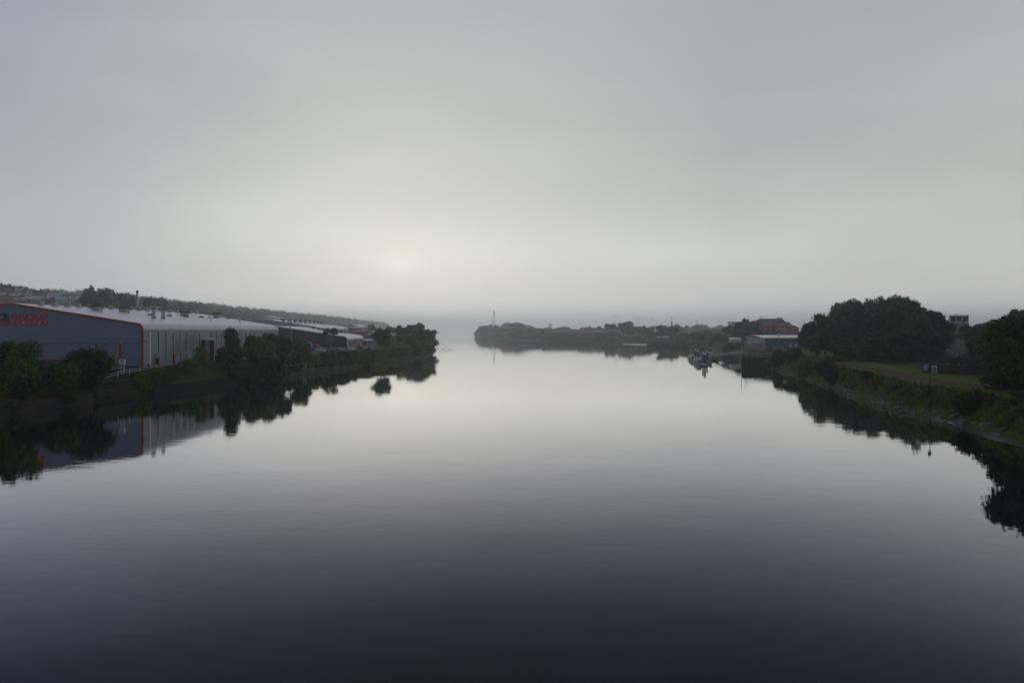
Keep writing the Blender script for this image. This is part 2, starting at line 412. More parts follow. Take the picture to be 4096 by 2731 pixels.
# water
def water_material():
    m = bpy.data.materials.new('river_water'); m.use_nodes = True; MAT['river_water'] = m
    nt = m.node_tree; N = nt.nodes; L = nt.links; N.clear()
    ge = N.new('ShaderNodeNewGeometry')
    def noise(scale, vec, detail, rough=.5):
        mp = N.new('ShaderNodeMapping'); mp.inputs['Scale'].default_value = vec; L.new(ge.outputs['Position'], mp.inputs[0])
        n = N.new('ShaderNodeTexNoise'); n.inputs['Scale'].default_value = scale; n.inputs['Detail'].default_value = detail; n.inputs['Roughness'].default_value = rough
        L.new(mp.outputs[0], n.inputs['Vector']); return n.outputs[0]
    def mth(op, p, q):
        n = N.new('ShaderNodeMath'); n.operation = op
        for i, x in enumerate((p, q)):
            if isinstance(x, (int, float)): n.inputs[i].default_value = x
            else: L.new(x, n.inputs[i])
        return n.outputs[0]
    big = noise(.012, (1, .35, 1), 3)
    rp = N.new('ShaderNodeMapRange'); L.new(big, rp.inputs[0]); rp.inputs[1].default_value = .35; rp.inputs[2].default_value = .68; rp.inputs[3].default_value = .5; rp.inputs[4].default_value = 1.3
    # patches ruffled by birds and by the current at the jetty
    sp = N.new('ShaderNodeSeparateXYZ'); L.new(ge.outputs['Position'], sp.inputs[0])
    def patch(x0, y0, rx, ry):
        q = mth('ADD', mth('POWER', mth('ABSOLUTE', mth('DIVIDE', mth('SUBTRACT', sp.outputs[0], x0), rx), 0), 2.0), mth('POWER', mth('ABSOLUTE', mth('DIVIDE', mth('SUBTRACT', sp.outputs[1], y0), ry), 0), 2.0))
        m_ = N.new('ShaderNodeMapRange'); m_.interpolation_type = 'SMOOTHSTEP'; L.new(mth('ADD', q, mth('MULTIPLY', big, .5)), m_.inputs[0]); m_.inputs[1].default_value = 1.45; m_.inputs[2].default_value = 1.0; m_.inputs[3].default_value = 0; m_.inputs[4].default_value = 1; return m_.outputs[0]
    pt = mth('ADD', patch(-56, 560, 17, 105), patch(128, 690, 16, 55))
    b1 = N.new('ShaderNodeBump'); L.new(mth('ADD', .0055, mth('MULTIPLY', pt, .20)), b1.inputs['Distance']); L.new(noise(1.3, (.45, 1, 1), 3), b1.inputs['Height']); L.new(rp.outputs[0], b1.inputs['Strength'])
    b2 = N.new('ShaderNodeBump'); b2.inputs['Distance'].default_value = .02; b2.inputs['Strength'].default_value = .8; L.new(noise(.16, (.6, 1, 1), 2), b2.inputs['Height']); L.new(b1.outputs[0], b2.inputs['Normal'])
    fr = N.new('ShaderNodeFresnel'); fr.inputs['IOR'].default_value = 1.33; L.new(b2.outputs[0], fr.inputs['Normal'])
    def ramp(st):
        cr = N.new('ShaderNodeValToRGB'); L.new(fr.outputs[0], cr.inputs[0]); e = cr.color_ramp
        while len(e.elements) < len(st): e.elements.new(.5)
        for el, (p, c) in zip(e.elements, st): el.position = p; el.color = (*c, 1)
        return cr.outputs[0]
    g3 = lambda v: (v, v, v)
    fac = ramp([(0, g3(.012)), (.07, g3(.027)), (.11, g3(.070)), (.18, g3(.215)), (.32, g3(.60)), (.53, g3(.90)), (1, g3(1))])
    tint = ramp([(0, (.76, .81, 1)), (.10, (.72, .76, 1)), (.20, (.85, .85, 1)), (.40, (.99, .98, 1)), (.6, (1, .99, .96)), (1, (1, 1, 1))])
    gl = N.new('ShaderNodeBsdfGlossy'); gl.inputs['Roughness'].default_value = .012; L.new(tint, gl.inputs['Color']); L.new(b2.outputs[0], gl.inputs['Normal'])
    df = N.new('ShaderNodeBsdfDiffuse'); df.inputs['Color'].default_value = (.006, .0068, .011, 1)
    mx = N.new('ShaderNodeMixShader'); L.new(fac, mx.inputs[0]); L.new(df.outputs[0], mx.inputs[1]); L.new(gl.outputs[0], mx.inputs[2])
    out = N.new('ShaderNodeOutputMaterial'); L.new(mx.outputs[0], out.inputs[0])
water_material()
b = MB(); b.add([(-6900, -600, 0), (6900, -600, 0), (6900, 8900, 0), (-6900, 8900, 0)], [(0, 1, 2, 3)])
structure(b.build('river_water', 'river_water'))

# ------------------------------------------------------------------ trees
def ico(sub=1):
    import bmesh
    bm = bmesh.new(); bmesh.ops.create_icosphere(bm, subdivisions=sub, radius=1)
    v = np.array([p.co[:] for p in bm.verts]); f = [[q.index for q in x.verts] for x in bm.faces]; bm.free(); return v, f
ICO1, ICO2 = ico(1), ico(2)

def crown_mesh(name, seed, blobs, n, leaf, core=.66, up=.25, spiky=0.0, lo=.62, hi=1.2, norm=True):
    rg = np.random.RandomState(seed); bl = np.array(blobs, float)
    area = (bl[:, 3] * bl[:, 4] + bl[:, 4] * bl[:, 5]); k = rg.choice(len(bl), n, p=area / area.sum())
    d = rg.normal(size=(n, 3)); d[:, 2] += up; d /= np.linalg.norm(d, axis=1)[:, None]
    rad = lo + (hi - lo) * rg.rand(n) ** .7
    if spiky: rad = np.where(rg.rand(n) < spiky, rad * (1.05 + .45 * rg.rand(n)), rad)
    c = bl[k, :3] + d * bl[k, 3:6] * rad[:, None]
    if norm:
        sz = 1.0 / np.percentile(c[:, 2], 99.7); sx = .5 / np.percentile(np.hypot(c[:, 0], c[:, 1]), 97)
        S = np.array([sx, sx, sz]); c = c * S; bl = bl * np.concatenate([S, S])
    nr = d + rg.normal(size=(n, 3)) * .55; nr[:, 2] += .3; nr /= np.linalg.norm(nr, axis=1)[:, None]
    t = np.cross(nr, rg.normal(size=(n, 3))); t /= np.linalg.norm(t, axis=1)[:, None] + 1e-9
    bt = np.cross(nr, t); s = leaf * (.55 + .9 * rg.rand(n))[:, None]
    a, bb = t * s * .62, bt * s * .42
    V = np.stack([c - a - bb * .5, c + a * .3 - bb, c + a, c - a * .2 + bb], 1).reshape(-1, 3)
    faces = np.arange(4 * n).reshape(n, 4).tolist(); verts = V.tolist()
    iv, fc = ICO1
    if core > 0:
        for q in bl:
            j = 1 + .18 * (rg.rand(len(iv), 1) - .5)
            o = len(verts); verts += (iv * j * q[3:6] * core + q[:3]).tolist(); faces += [[i + o for i in x] for x in fc]
    me = bpy.data.meshes.new(name); me.from_pydata(verts, [], faces); me.update(); return me

def blobs_ell(rg, c, r, n, br, flat=.85, bottom=-.75):
    out = []
    for i in range(n):
        while True:
            p = rg.uniform(-1, 1, 3)
            if np.dot(p, p) < 1 and p[2] > bottom: break
        p = p / max(.35, np.linalg.norm(p)) * (.45 + .4 * rg.rand()) if rg.rand() < .75 else p * .5
        q = br * (.7 + .6 * rg.rand())
        out.append((c[0] + p[0] * r[0], c[1] + p[1] * r[1], c[2] + p[2] * r[2], q, q, q * flat))
    return out

def trunk_mesh(name, seed, top=.6, r=.025, limbs=6, spread=.28, z0=-.06, lean=.03):
    rg = np.random.RandomState(seed); b = MB()
    pts = [(0, 0, z0), (lean * .3, 0, top * .35), (lean, lean * .4, top * .7), (lean * 1.2, 0, top)]
    b.tube(pts, [r * 1.3, r, r * .75, r * .35], 7)
    for i in range(limbs):
        z = top * (.38 + .5 * i / limbs); a = i * 2.4 + rg.rand(); l = spread * (.7 + .5 * rg.rand())
        p0 = Vector((lean * z / top, 0, z)); p2 = p0 + Vector((math.cos(a) * l, math.sin(a) * l, l * (.5 + .4 * rg.rand())))
        b.tube([p0, (p0 + p2) / 2 + Vector((0, 0, -.01)), p2], [r * .5, r * .35, r * .12], 5)
    return b.mesh(name)

KIND = {}
def kinds():
    def mk(key, nvar, fn, tk):
        KIND[key] = [(fn(np.random.RandomState(100 + 17 * i + len(key)), i), trunk_mesh('trunk', 5 * i + len(key), **tk)) for i in range(nvar)]
    def broad(rg, i): return crown_mesh('crown', 11 + i, blobs_ell(rg, (0, 0, .56), (.44, .44, .40), 34, .125), 8500, .046, spiky=.12)
    def bushy(rg, i): return crown_mesh('crown', 31 + i, blobs_ell(rg, (0, 0, .46), (.43, .43, .45), 30, .14, bottom=-.95), 7500, .048, spiky=.14)
    def feather(rg, i): return crown_mesh('crown', 51 + i, blobs_ell(rg, (0, 0, .53), (.45, .45, .44), 46, .10, bottom=-.95), 11000, .038, up=.5, spiky=.24)
    def poplar(rg, i):
        bl = [(rg.normal() * .10, rg.normal() * .10, z, .25 * (1 - .45 * abs(z - .5)) * (.8 + .4 * rg.rand()), .25 * (1 - .45 * abs(z - .5)), .11) for z in np.linspace(.14, .92, 16)]
        return crown_mesh('crown', 71 + i, bl, 4200, .045, up=.5, spiky=.08)
    def conic(rg, i):
        bl = []
        for z in np.linspace(.12, .95, 26):
            w = .40 * (1.02 - z) ** .75 + .03; a = rg.rand() * 6.28; q = rg.rand() * w * .75
            bl.append((math.cos(a) * q, math.sin(a) * q, z, .10 + .1 * (1 - z), .10 + .1 * (1 - z), .09))
        return crown_mesh('crown', 81 + i, bl, 6500, .045, up=.4, spiky=.12)
    def far(rg, i): return crown_mesh('crown', 91 + i, blobs_ell(rg, (0, 0, .5), (.42, .42, .42), 20, .16, bottom=-.95), 2200, .07, core=.75, spiky=.1)
    def birch(rg, i): return crown_mesh('crown', 121 + i, blobs_ell(rg, (0, 0, .80), (.42, .42, .16), 15, .10, bottom=-.6), 1300, .055, core=0, spiky=.1)
    def low(rg, i): return crown_mesh('crown', 131 + i, blobs_ell(rg, (0, 0, .30), (.42, .42, .45), 18, .20, bottom=-.55), 3200, .07, spiky=.1)
    mk('broad', 4, broad, dict(top=.6, r=.022)); mk('bushy', 4, bushy, dict(top=.5, r=.02, limbs=5))
    mk('feather', 4, feather, dict(top=.6, r=.02)); mk('poplar', 3, poplar, dict(top=.85, r=.03, limbs=4, spread=.12))
    mk('conic', 2, conic, dict(top=.8, r=.02, limbs=4, spread=.12)); mk('far', 5, far, dict(top=.5, r=.03, limbs=3))
    mk('birch', 1, birch, dict(top=.86, r=.017, limbs=9, spread=.3)); mk('low', 4, low, dict(top=.35, r=.02, limbs=4, z0=-.12))
kinds()
TN = [0]
def plant(kind, x, y, z, h, w, label, m, cat=None, group=None, var=None, bark='bark', rz=None):
    TN[0] += 1
    v = KIND[kind][(TN[0] if var is None else var) % len(KIND[kind])]
    cat = cat or ('shrub' if kind in ('low', 'bushy') else 'tree')
    name = {'shrub': 'shrub', 'tree': 'tree', 'bush': 'bush'}.get(cat, 'tree')
    t = bpy.data.objects.new(name, None); COL.objects.link(t); t.location = (x, y, z); t.scale = (w, w, h)
    t.rotation_euler = (0, 0, rnd.random() * 6.28 if rz is None else rz); t.empty_display_size = .1
    tag(t, label, cat, group)
    c = bpy.data.objects.new('crown', v[0]); COL.objects.link(c); c.parent = t
    if not v[0].materials: v[0].materials.append(MAT[m])
    paint(c, m)
    k = bpy.data.objects.new('trunk', v[1]); COL.objects.link(k); k.parent = t
    if not v[1].materials: v[1].materials.append(MAT['bark'])
    if bark != 'bark': paint(k, bark)
    return t

def tree(kind, px, top, wpx, D, label, m, side='L', group=None, cat=None, zb=None, var=None, bark='bark'):
    p = at(px, top, D); z = zb if zb is not None else float((left_h if side == 'L' else right_h)(p.x, D)) - .05
    return plant(kind, p.x, D, z, max(.8, p.z - z), wpx / F * D * 1.04, label, m, cat, group, var, bark)

# left bank, near
tree('bushy', 48, 1366, 172, 122, 'tall dark bush at the water wall, nearest to the signed blue-grey gable', 'leaf_mid', cat='bush', zb=3.0)
tree('bushy', -70, 1390, 190, 124, 'dark bush cut by the edge beside the tallest bush below the signed gable', 'leaf_dark', cat='bush', zb=3.0)
tree('bushy', 240, 1446, 130, 129, 'paler ragged bush between the tall bush and the round bush under the gable', 'leaf_mid', cat='bush', zb=3.0)
tree('bushy', 340, 1396, 180, 136, 'big round dark bush partly covering the grey roller door', 'leaf_dark', cat='bush', zb=3.0)
tree('low', 110, 1510, 110, 121, 'low dark scrub on top of the concrete wall below the tall bush', 'leaf_dark', cat='shrub', zb=2.9)
tree('low', 300, 1515, 120, 134, 'low dark scrub at the foot of the round bush by the roller door', 'leaf_dark', cat='shrub', zb=2.9)
tree('low', 755, 1432, 110, 172, 'leafy green shrub on the bank in front of the ghost lettering', 'leaf_mid', cat='shrub', zb=2.6)
tree('conic', 800, 1388, 75, 180, 'yellow-tinged young shrub beside the loading doorway', 'leaf_yellow', cat='shrub', zb=4.4)
tree('low', 640, 1478, 130, 158, 'low weedy shrub behind the guard rail under the pale side wall', 'leaf_mid', cat='shrub')
tree('low', 570, 1492, 100, 151, 'low weedy shrub below the building corner with red edge trim', 'leaf_light', cat='shrub')
tree('conic', 925, 1316, 100, 190, 'pointed dark tree standing against the ribbed pale side wall', 'leaf_mid', zb=4.2)
tree('broad', 1003, 1344, 84, 199, 'round green tree just beyond the pointed tree on the left bank', 'leaf_mid', zb=3.6)
tree('broad', 1066, 1334, 84, 207, 'tallest round tree in the clump hiding the end of the pale side wall', 'leaf_mid', zb=4.0)
tree('broad', 1130, 1343, 78, 214, 'round tree at the far end of the clump before the dark glass hall', 'leaf_dark', zb=4.0)
tree('low', 1045, 1420, 190, 196, 'low dark undergrowth shrub beneath the clump of round trees', 'leaf_dark', cat='shrub')
tree('low', 940, 1430, 110, 187, 'low dark undergrowth shrub beneath the pointed tree', 'leaf_dark', cat='shrub')
tree('bushy', 1205, 1368, 80, 226, 'small bright green tree in front of the dark glass hall entrance', 'leaf_mid', zb=3.6, cat='tree')
tree('birch', 1322, 1312, 62, 318, 'slim birch with pale bare trunk and small high crown before the dark glass hall', 'leaf_olive', bark='birch_bark', zb=5.2)
tree('broad', 1525, 1314, 74, 312, 'compact leafy tree standing alone at the end of the row of parked cars', 'leaf_mid', zb=4.6)
BK = 'bushes along the left bank'
for px, top, w, D, m in ((1165, 1448, 90, 219, 'leaf_dark'), (1240, 1418, 70, 232, 'leaf_light'), (1265, 1428, 60, 236, 'leaf_dark'), (1300, 1408, 80, 243, 'leaf_dark'), (1340, 1402, 70, 252, 'leaf_mid'),
                         (1365, 1405, 70, 258, 'leaf_dark'), (1395, 1420, 60, 262, 'leaf_olive'), (1425, 1418, 60, 270, 'leaf_olive'), (1412, 1402, 40, 275, 'leaf_dark'), (1460, 1404, 70, 285, 'leaf_olive'),
                         (1500, 1400, 80, 296, 'leaf_mid'), (1540, 1396, 80, 308, 'leaf_dark'), (1590, 1372, 90, 335, 'leaf_light'), (1560, 1410, 70, 306, 'leaf_olive'), (1620, 1388, 80, 335, 'leaf_mid'),
                         (1655, 1385, 70, 350, 'leaf_dark'), (1600, 1405, 70, 322, 'leaf_olive'), (1475, 1425, 60, 276, 'leaf_olive'), (1665, 1400, 50, 352, 'leaf_dark'), (1470, 1388, 32, 318, 'leaf_mid')):
    tree('low', px, top, w, D, 'bush overgrowing the sloping left bank between timber quay and wooded point', m, group=BK, cat='bush')
for i, (px, top, w, D, k, m, l) in enumerate((
        (1598, 1302, 50, 440, 'conic', 'leaf_mid', 'pointed tree at the near side of the wooded point'),
        (1640, 1300, 70, 430, 'broad', 'leaf_dark', 'dark round tree in the middle of the wooded point'),
        (1630, 1335, 90, 390, 'broad', 'leaf_mid', 'lower leafy tree in front of the wooded point'),
        (1675, 1292, 60, 440, 'feather', 'leaf_dark', 'tallest ragged tree on the wooded point'),
        (1682, 1310, 90, 400, 'broad', 'leaf_mid', 'big round tree leaning out at the river end of the wooded point'),
        (1712, 1318, 60, 440, 'broad', 'leaf_mid', 'rounded tree on the water side of the wooded point'),
        (1720, 1345, 60, 450, 'low', 'leaf_dark', 'dark bush hanging over the water at the tip of the point'),
        (1690, 1360, 90, 385, 'low', 'leaf_mid', 'wide bush at the foot of the big round point tree'),
        (1560, 1306, 50, 560, 'broad', 'leaf_light', 'pale yellow-green tree behind the white shed'),
        (1490, 1298, 34, 640, 'broad', 'leaf_light', 'pale hazy tree standing behind the red roofed shed'),
        (1575, 1345, 40, 420, 'low', 'leaf_light', 'light green bush beside the parked white cars'),
        (1726, 1372, 44, 470, 'low', 'leaf_olive', 'brownish bush lowest on the tip of the point'))):
    tree(k, px, top, w, D, l, m, cat='bush' if k == 'low' else 'tree')

# hill woods, left
HW = 'hillside trees in the fog'
for px, top, w, D, m, l in ((366, 1143, 62, 560, 'leaf_dark', 'tall dark tree left of the steel chimney on the hill, standing highest'),
                            (425, 1155, 70, 575, 'leaf_dark', 'broad dark tree right beside the tallest hill tree'),
                            (478, 1172, 60, 600, 'leaf_dark', 'rounded dark tree between the tall hill trees and the chimney'),
                            (350, 1175, 60, 545, 'leaf_dark', 'lower dark tree at the edge of the hillside houses'),
                            (395, 1190, 90, 530, 'leaf_dark', 'dark bushy tree below the tallest hill tree'),
                            (470, 1202, 80, 520, 'leaf_light', 'lighter green tree low on the hill left of the chimney'),
                            (530, 1180, 50, 600, 'leaf_mid', 'tree directly behind the steel chimney'),
                            (595, 1186, 60, 590, 'leaf_mid', 'rounded green tree just right of the steel chimney'),
                            (520, 1208, 60, 500, 'leaf_mid', 'low tree at the foot of the steel chimney'),
                            (640, 1190, 70, 680, 'leaf_far', 'hazy tree up the slope right of the chimney'),
                            (6, 1132, 34, 720, 'leaf_dark', 'dark tree above the highest hillside houses'),
                            (36, 1136, 30, 720, 'leaf_dark', 'rounded tree behind the upper hillside roofs')):
    tree('far', px, top, w, D, l, m, group=None)
rg = np.random.RandomState(12)
cnt = 0
for i in range(1500):
    D = 620 + 1050 * rg.rand() ** .8; px = rg.uniform(150, 1560)
    x = (px - CX) / F * D
    if x > lw(D) - 25 or x < -790 or (x > -240 and D < 640): continue
    if px < 350: continue
    z = float(left_h(x, D)); h = rg.uniform(8, 14)
    plant('far', x, D, z - .5, h, h * rg.uniform(.85, 1.25), 'hazy green tree in the wood on the far left hillside', ['leaf_far', 'leaf_mid', 'leaf_far', 'leaf_dark'][i % 4] if D < 1000 else 'leaf_far', 'tree', HW)
    cnt += 1
    if cnt >= 120: break
# a mass of trees on the hidden far shore
def wood(name, pts, hrange, m, seed, label):
    rg = np.random.RandomState(seed); bl = []
    for x, y, z in pts:
        h = rg.uniform(*hrange); bl.append((x, y, z + h * .5, h * .5, h * .5, h * .55))
    me = crown_mesh(name, seed, bl, len(bl) * 90, 2.2, core=.9, norm=False)
    o = link(me, name, m); return tag(o, label, 'woodland', None, 'stuff')
pts = []
for i in range(1300):
    y = 950 + 2700 * rg.rand(); px = rg.uniform(-60 if y > 1000 else 350, 1560); x = (px - CX) / F * y
    if -1250 < x < lw(y) - 20: pts.append((x, y, float(left_h(x, y))))
for i in range(260):
    y = rg.uniform(1500, 2300); xw = lw(y); x = xw - rg.uniform(6, 420); pts.append((x, y, float(left_h(x, y))))
wood('distant_wood', pts, (9, 16), 'leaf_far', 5, 'fog-faded wood on the distant left hills and shore')

# right far bank trees
FB = 'trees on the far right bank'
def rtree(kind, px, top, w, D, label, m, group=None, cat='tree'):
    return tree(kind, px, top, w, D, label, m, 'R', group, cat)
for px, top, w, D in ((1905, 1326, 26, 1500), (1918, 1312, 36, 1470), (1938, 1302, 44, 1440), (1962, 1297, 44, 1420), (1985, 1300, 44, 1360), (1930, 1318, 50, 1380), (1960, 1318, 50, 1340), (1990, 1318, 46, 1290), (2008, 1322, 40, 1240), (1950, 1328, 60, 1300), (1998, 1334, 40, 1210)):
    rtree('far', px, top, w, D, 'dark hazy tree on the headland below the pylon', 'leaf_mid', 'trees on the pylon headland')
for px, top, w, D in ((2022, 1330, 34, 1150), (2045, 1328, 34, 1110), (2070, 1326, 36, 1060), (2100, 1331, 36, 1010), (2130, 1332, 36, 980), (2160, 1334, 38, 950), (2190, 1336, 36, 925), (2220, 1334, 38, 900), (2250, 1336, 34, 880), (2272, 1340, 34, 868),
                      (2300, 1338, 34, 855), (2330, 1342, 34, 850), (2368, 1334, 30, 845), (2405, 1340, 36, 840), (2030, 1342, 36, 1080), (2085, 1344, 36, 1010), (2145, 1346, 36, 945), (2205, 1348, 36, 895), (2280, 1352, 36, 850), (2350, 1350, 36, 840)):
    rtree('low', px, top, w, D, 'bush on the far right shore below the long brick buildings', 'leaf_mid' if px % 2 else 'leaf_light', 'shore bushes below the brick buildings', 'bush')
for px, top, w, D, k, m, l in ((2176, 1318, 20, 955, 'conic', 'leaf_dark', 'dark pointed conifer before the long grey roofs on the far shore'),
                            (2447, 1326, 50, 835, 'broad', 'leaf_mid', 'round green tree at the end of the long brick building'),
                            (2360, 1304, 40, 1000, 'far', 'leaf_mid', 'small round tree peeping over the long slate roof'),
                            (2398, 1305, 40, 1000, 'far', 'leaf_mid', 'small green tree behind the long slate roof'),
                            (2440, 1294, 56, 960, 'far', 'leaf_dark', 'dark tree left of the highest dome of the far bank trees'),
                            (2492, 1287, 80, 960, 'far', 'leaf_dark', 'large domed dark tree highest behind the long slate roof'),
                            (2530, 1306, 80, 860, 'broad', 'leaf_light', 'broad lighter green tree right of the large domed tree'),
                            (2575, 1306, 60, 870, 'broad', 'leaf_mid', 'broad green tree between domed tree and dark jetty tree'),
                            (2560, 1342, 40, 800, 'low', 'leaf_light', 'bright green shrub on the shore left of the timber jetty'),
                            (2605, 1328, 50, 790, 'broad', 'leaf_mid', 'green tree behind the left end of the timber jetty'),
                            (2655, 1303, 60, 760, 'far', 'leaf_dark', 'dark leafy tree on the left of the tallest jetty tree'),
                            (2690, 1306, 50, 740, 'broad', 'leaf_dark', 'darkest round tree behind the middle of the timber jetty'),
                            (2640, 1335, 50, 750, 'far', 'leaf_dark', 'low dark tree above the grey shed behind the jetty'),
                            (2686, 1338, 22, 725, 'broad', 'leaf_light', 'small round light tree at the grey shed behind the jetty')):
    rtree(k, px, top, w, D, l, m)
for px, top, w, D in ((2715, 1338, 50, 690), (2745, 1330, 56, 665), (2780, 1326, 60, 630), (2815, 1332, 56, 618), (2850, 1330, 60, 595), (2880, 1336, 60, 550), (2915, 1334, 56, 540), (2735, 1354, 50, 675), (2800, 1350, 60, 632), (2860, 1354, 60, 590), (2895, 1350, 60, 520), (2830, 1320, 50, 640), (2938, 1343, 40, 500)):
    rtree('broad', px, top, w, D, 'light green tree in the thicket between timber jetty and brick block', ['leaf_light', 'leaf_mid', 'leaf_light'][px % 3], 'thicket behind the timber jetty')
for px, top, w, D, m, l in ((2925, 1302, 70, 560, 'leaf_dark', 'dark tree at the left of the grey flats'), (2980, 1274, 34, 640, 'leaf_dark', 'slim dark tree rising above the grey flats'), (2965, 1292, 80, 520, 'leaf_dark', 'broad dark tree before the grey flats'),
                            (3018, 1284, 70, 510, 'leaf_dark', 'tall dark tree touching the left end of the red brick block'), (3000, 1318, 90, 470, 'leaf_dark', 'low dark tree behind the blue clubhouse roof'), (3055, 1325, 60, 480, 'leaf_mid', 'green tree at the foot of the red brick block'),
                            (3095, 1322, 50, 500, 'leaf_mid', 'bushy green tree before the lower windows of the brick block'), (3125, 1332, 60, 470, 'leaf_light', 'lighter low tree between brick block and blue clubhouse')):
    rtree('broad', px, top, w, D, l, m)
for i in range(60):
    px = 2080 + i * 17.6 + rg.uniform(-8, 8); D = rg.uniform(1150, 1650)
    x = (px - CX) / F * D; z = float(right_h(x, D)); top = rg.uniform(1296, 1312) if px > 2500 else rg.uniform(1306, 1316)
    p = at(px, top, D)
    plant('far', x, D, z, p.z - z, rg.uniform(14, 24), 'fog-faded tree on the skyline far beyond the right bank', 'leaf_far', 'tree', 'skyline trees far right')

# right tree mass
RG = 'clump of feathery trees by the riverside path'
for px, top, w, D in ((3245, 1296, 90, 262), (3300, 1258, 130, 255), (3370, 1238, 150, 250), (3450, 1236, 160, 242), (3535, 1232, 160, 236), (3612, 1214, 150, 228), (3680, 1212, 140, 216), (3738, 1246, 90, 208), (3778, 1290, 84, 215),
                      (3268, 1335, 110, 245), (3340, 1320, 150, 235), (3440, 1325, 180, 224), (3550, 1330, 190, 213), (3650, 1320, 190, 200), (3735, 1310, 130, 196), (3400, 1375, 150, 216), (3500, 1380, 170, 205), (3600, 1385, 170, 194), (3690, 1375, 130, 188)):
    rtree('feather', px, top, w, D, 'dark blue-green feathery tree in the big clump beside the riverside path', 'leaf_blue' if px % 4 else 'leaf_dark', RG)
for px, top in ((3336, 1226), (3352, 1213), (3385, 1208), (3418, 1197), (3436, 1206), (3470, 1196), (3502, 1199), (3528, 1187), (3556, 1190), (3578, 1182), (3606, 1193), (3628, 1189), (3654, 1203)):
    rtree('poplar', px, top, 62 + (px * 7) % 24, 285 + px % 9, 'round-topped poplar rising behind the feathery tree clump', 'leaf_dark', 'poplars behind the tree clump')
for px, top, w, D, k, m, l in ((3885, 1298, 110, 255, 'feather', 'leaf_blue', 'feathery tree immediately right of the road sign panels'), (3945, 1288, 110, 245, 'feather', 'leaf_blue', 'feathery tree behind the left lamp post'), (4010, 1262, 130, 240, 'feather', 'leaf_blue', 'tall feathery tree behind the right lamp post'),
                               (4080, 1240, 130, 235, 'feather', 'leaf_dark', 'tallest feathery tree at the far right skyline'), (3910, 1350, 76, 190, 'feather', 'leaf_dark', 'dark tree at the right edge of the curving road'),
                               (3900, 1415, 105, 158, 'bushy', 'leaf_dark', 'dark green bush spreading over the end of the graffiti wall'), (3965, 1385, 150, 146, 'bushy', 'leaf_mid', 'rounded green bush behind the biggest riverside tree'),
                               (4030, 1318, 180, 128, 'broad', 'leaf_dark', 'big dark tree overhanging the red path'), (4105, 1250, 250, 106, 'broad', 'leaf_dark', 'biggest riverside tree cut by the edge of the view'),
                               (4050, 1440, 230, 110, 'low', 'leaf_dark', 'dark undergrowth beneath the big tree over the red path'), (3870, 1556, 105, 106, 'low', 'leaf_dark', 'dome-shaped shrub on the grass bank below the red path'),
                               (4110, 1560, 140, 97, 'low', 'leaf_dark', 'dark shrub under the biggest riverside tree')):
    rtree(k, px, top, w, D, l, m, None, 'tree' if k in ('feather', 'broad') else 'shrub')
for px, top, w, D, m, l in ((3110, 1398, 56, 250, 'leaf_dark', 'left dark bush of the pair in front of the blue clubhouse'), (3170, 1392, 84, 240, 'leaf_dark', 'larger dark bush of the pair in front of the blue clubhouse'),
                            (3295, 1434, 60, 190, 'leaf_dark', 'round dark bush beside the bend of the red path'), (3330, 1466, 50, 174, 'leaf_dark', 'small round dark bush on the slope below the path bend'), (3225, 1440, 60, 205, 'leaf_mid', 'low bush on the bank left of the path bend'),
                            (3470, 1482, 60, 152, 'leaf_dark', 'low dark bush on the bank midway along the red path'), (3075, 1428, 50, 258, 'leaf_mid', 'green bush at the land end of the timber wharf'), (3060, 1446, 44, 254, 'leaf_olive', 'low olive bush at the foot of the timber wharf'),
                            (2915, 1368, 50, 425, 'leaf_mid', 'green bush in front of the small white store'), (2950, 1370, 40, 422, 'leaf_olive', 'low bush between the small white store and the blue clubhouse'),
                            (3345, 1425, 90, 205, 'leaf_dark', 'dark undergrowth at the near foot of the feathery clump')):
    tree('low', px, top, w, D, l, m, 'R', None, 'bush')

# ------------------------------------------------------------------ grass on the banks
def tufts(name, W, sgn, y0, y1, t0, t1, n, size, m, seed, hf):
    rg = np.random.RandomState(seed); V = []; Fc = []
    ys = y0 + (y1 - y0) * rg.rand(n) ** 1.3
    for i in range(n):
        y = ys[i]; x = np.interp(y, W[:, 1], W[:, 0]) + sgn * rg.uniform(t0, t1); z = float(hf(x, y))
        for k in range(3):
            a = rg.rand() * 6.28; s = size * rg.uniform(.5, 1.2); dx, dy = math.cos(a) * s * .3, math.sin(a) * s * .3
            ox, oy = rg.normal() * s * .4, rg.normal() * s * .4; o = len(V)
            V += [(x + ox - dx, y + oy - dy, z - .05), (x + ox + dx, y + oy + dy, z - .05), (x + ox + rg.normal() * s * .3, y + oy + rg.normal() * s * .3, z + s)]
            Fc.append((o, o + 1, o + 2))
    me = bpy.data.meshes.new(name); me.from_pydata(V, [], Fc); me.update()
    return tag(link(me, name, m), None, None, None, 'stuff')
tag(tufts('bank_grass', RW, 1, 80, 300, 1.8, 6.0, 7000, .36, 'grass_blades', 3, right_h), 'rough grass on the slope of the right bank', 'grass')
tag(tufts('dry_grass', RW, 1, 85, 290, 3.2, 5.6, 700, .6, 'grass_brown', 4, right_h), 'brown dry seed-head grass along the top of the right bank', 'grass')
tag(tufts('weeds', LW, -1, 110, 400, 2.6, 8.5, 8000, .6, 'grass_blades', 5, left_h), 'weeds and rough grass on the slope of the left bank', 'grass')
tag(tufts('shore_scrub', RW, 1, 690, 1560, .8, 9, 4000, 1.3, 'leaf_mid', 6, right_h), 'scrub covering the foot of the far right shore', 'undergrowth')

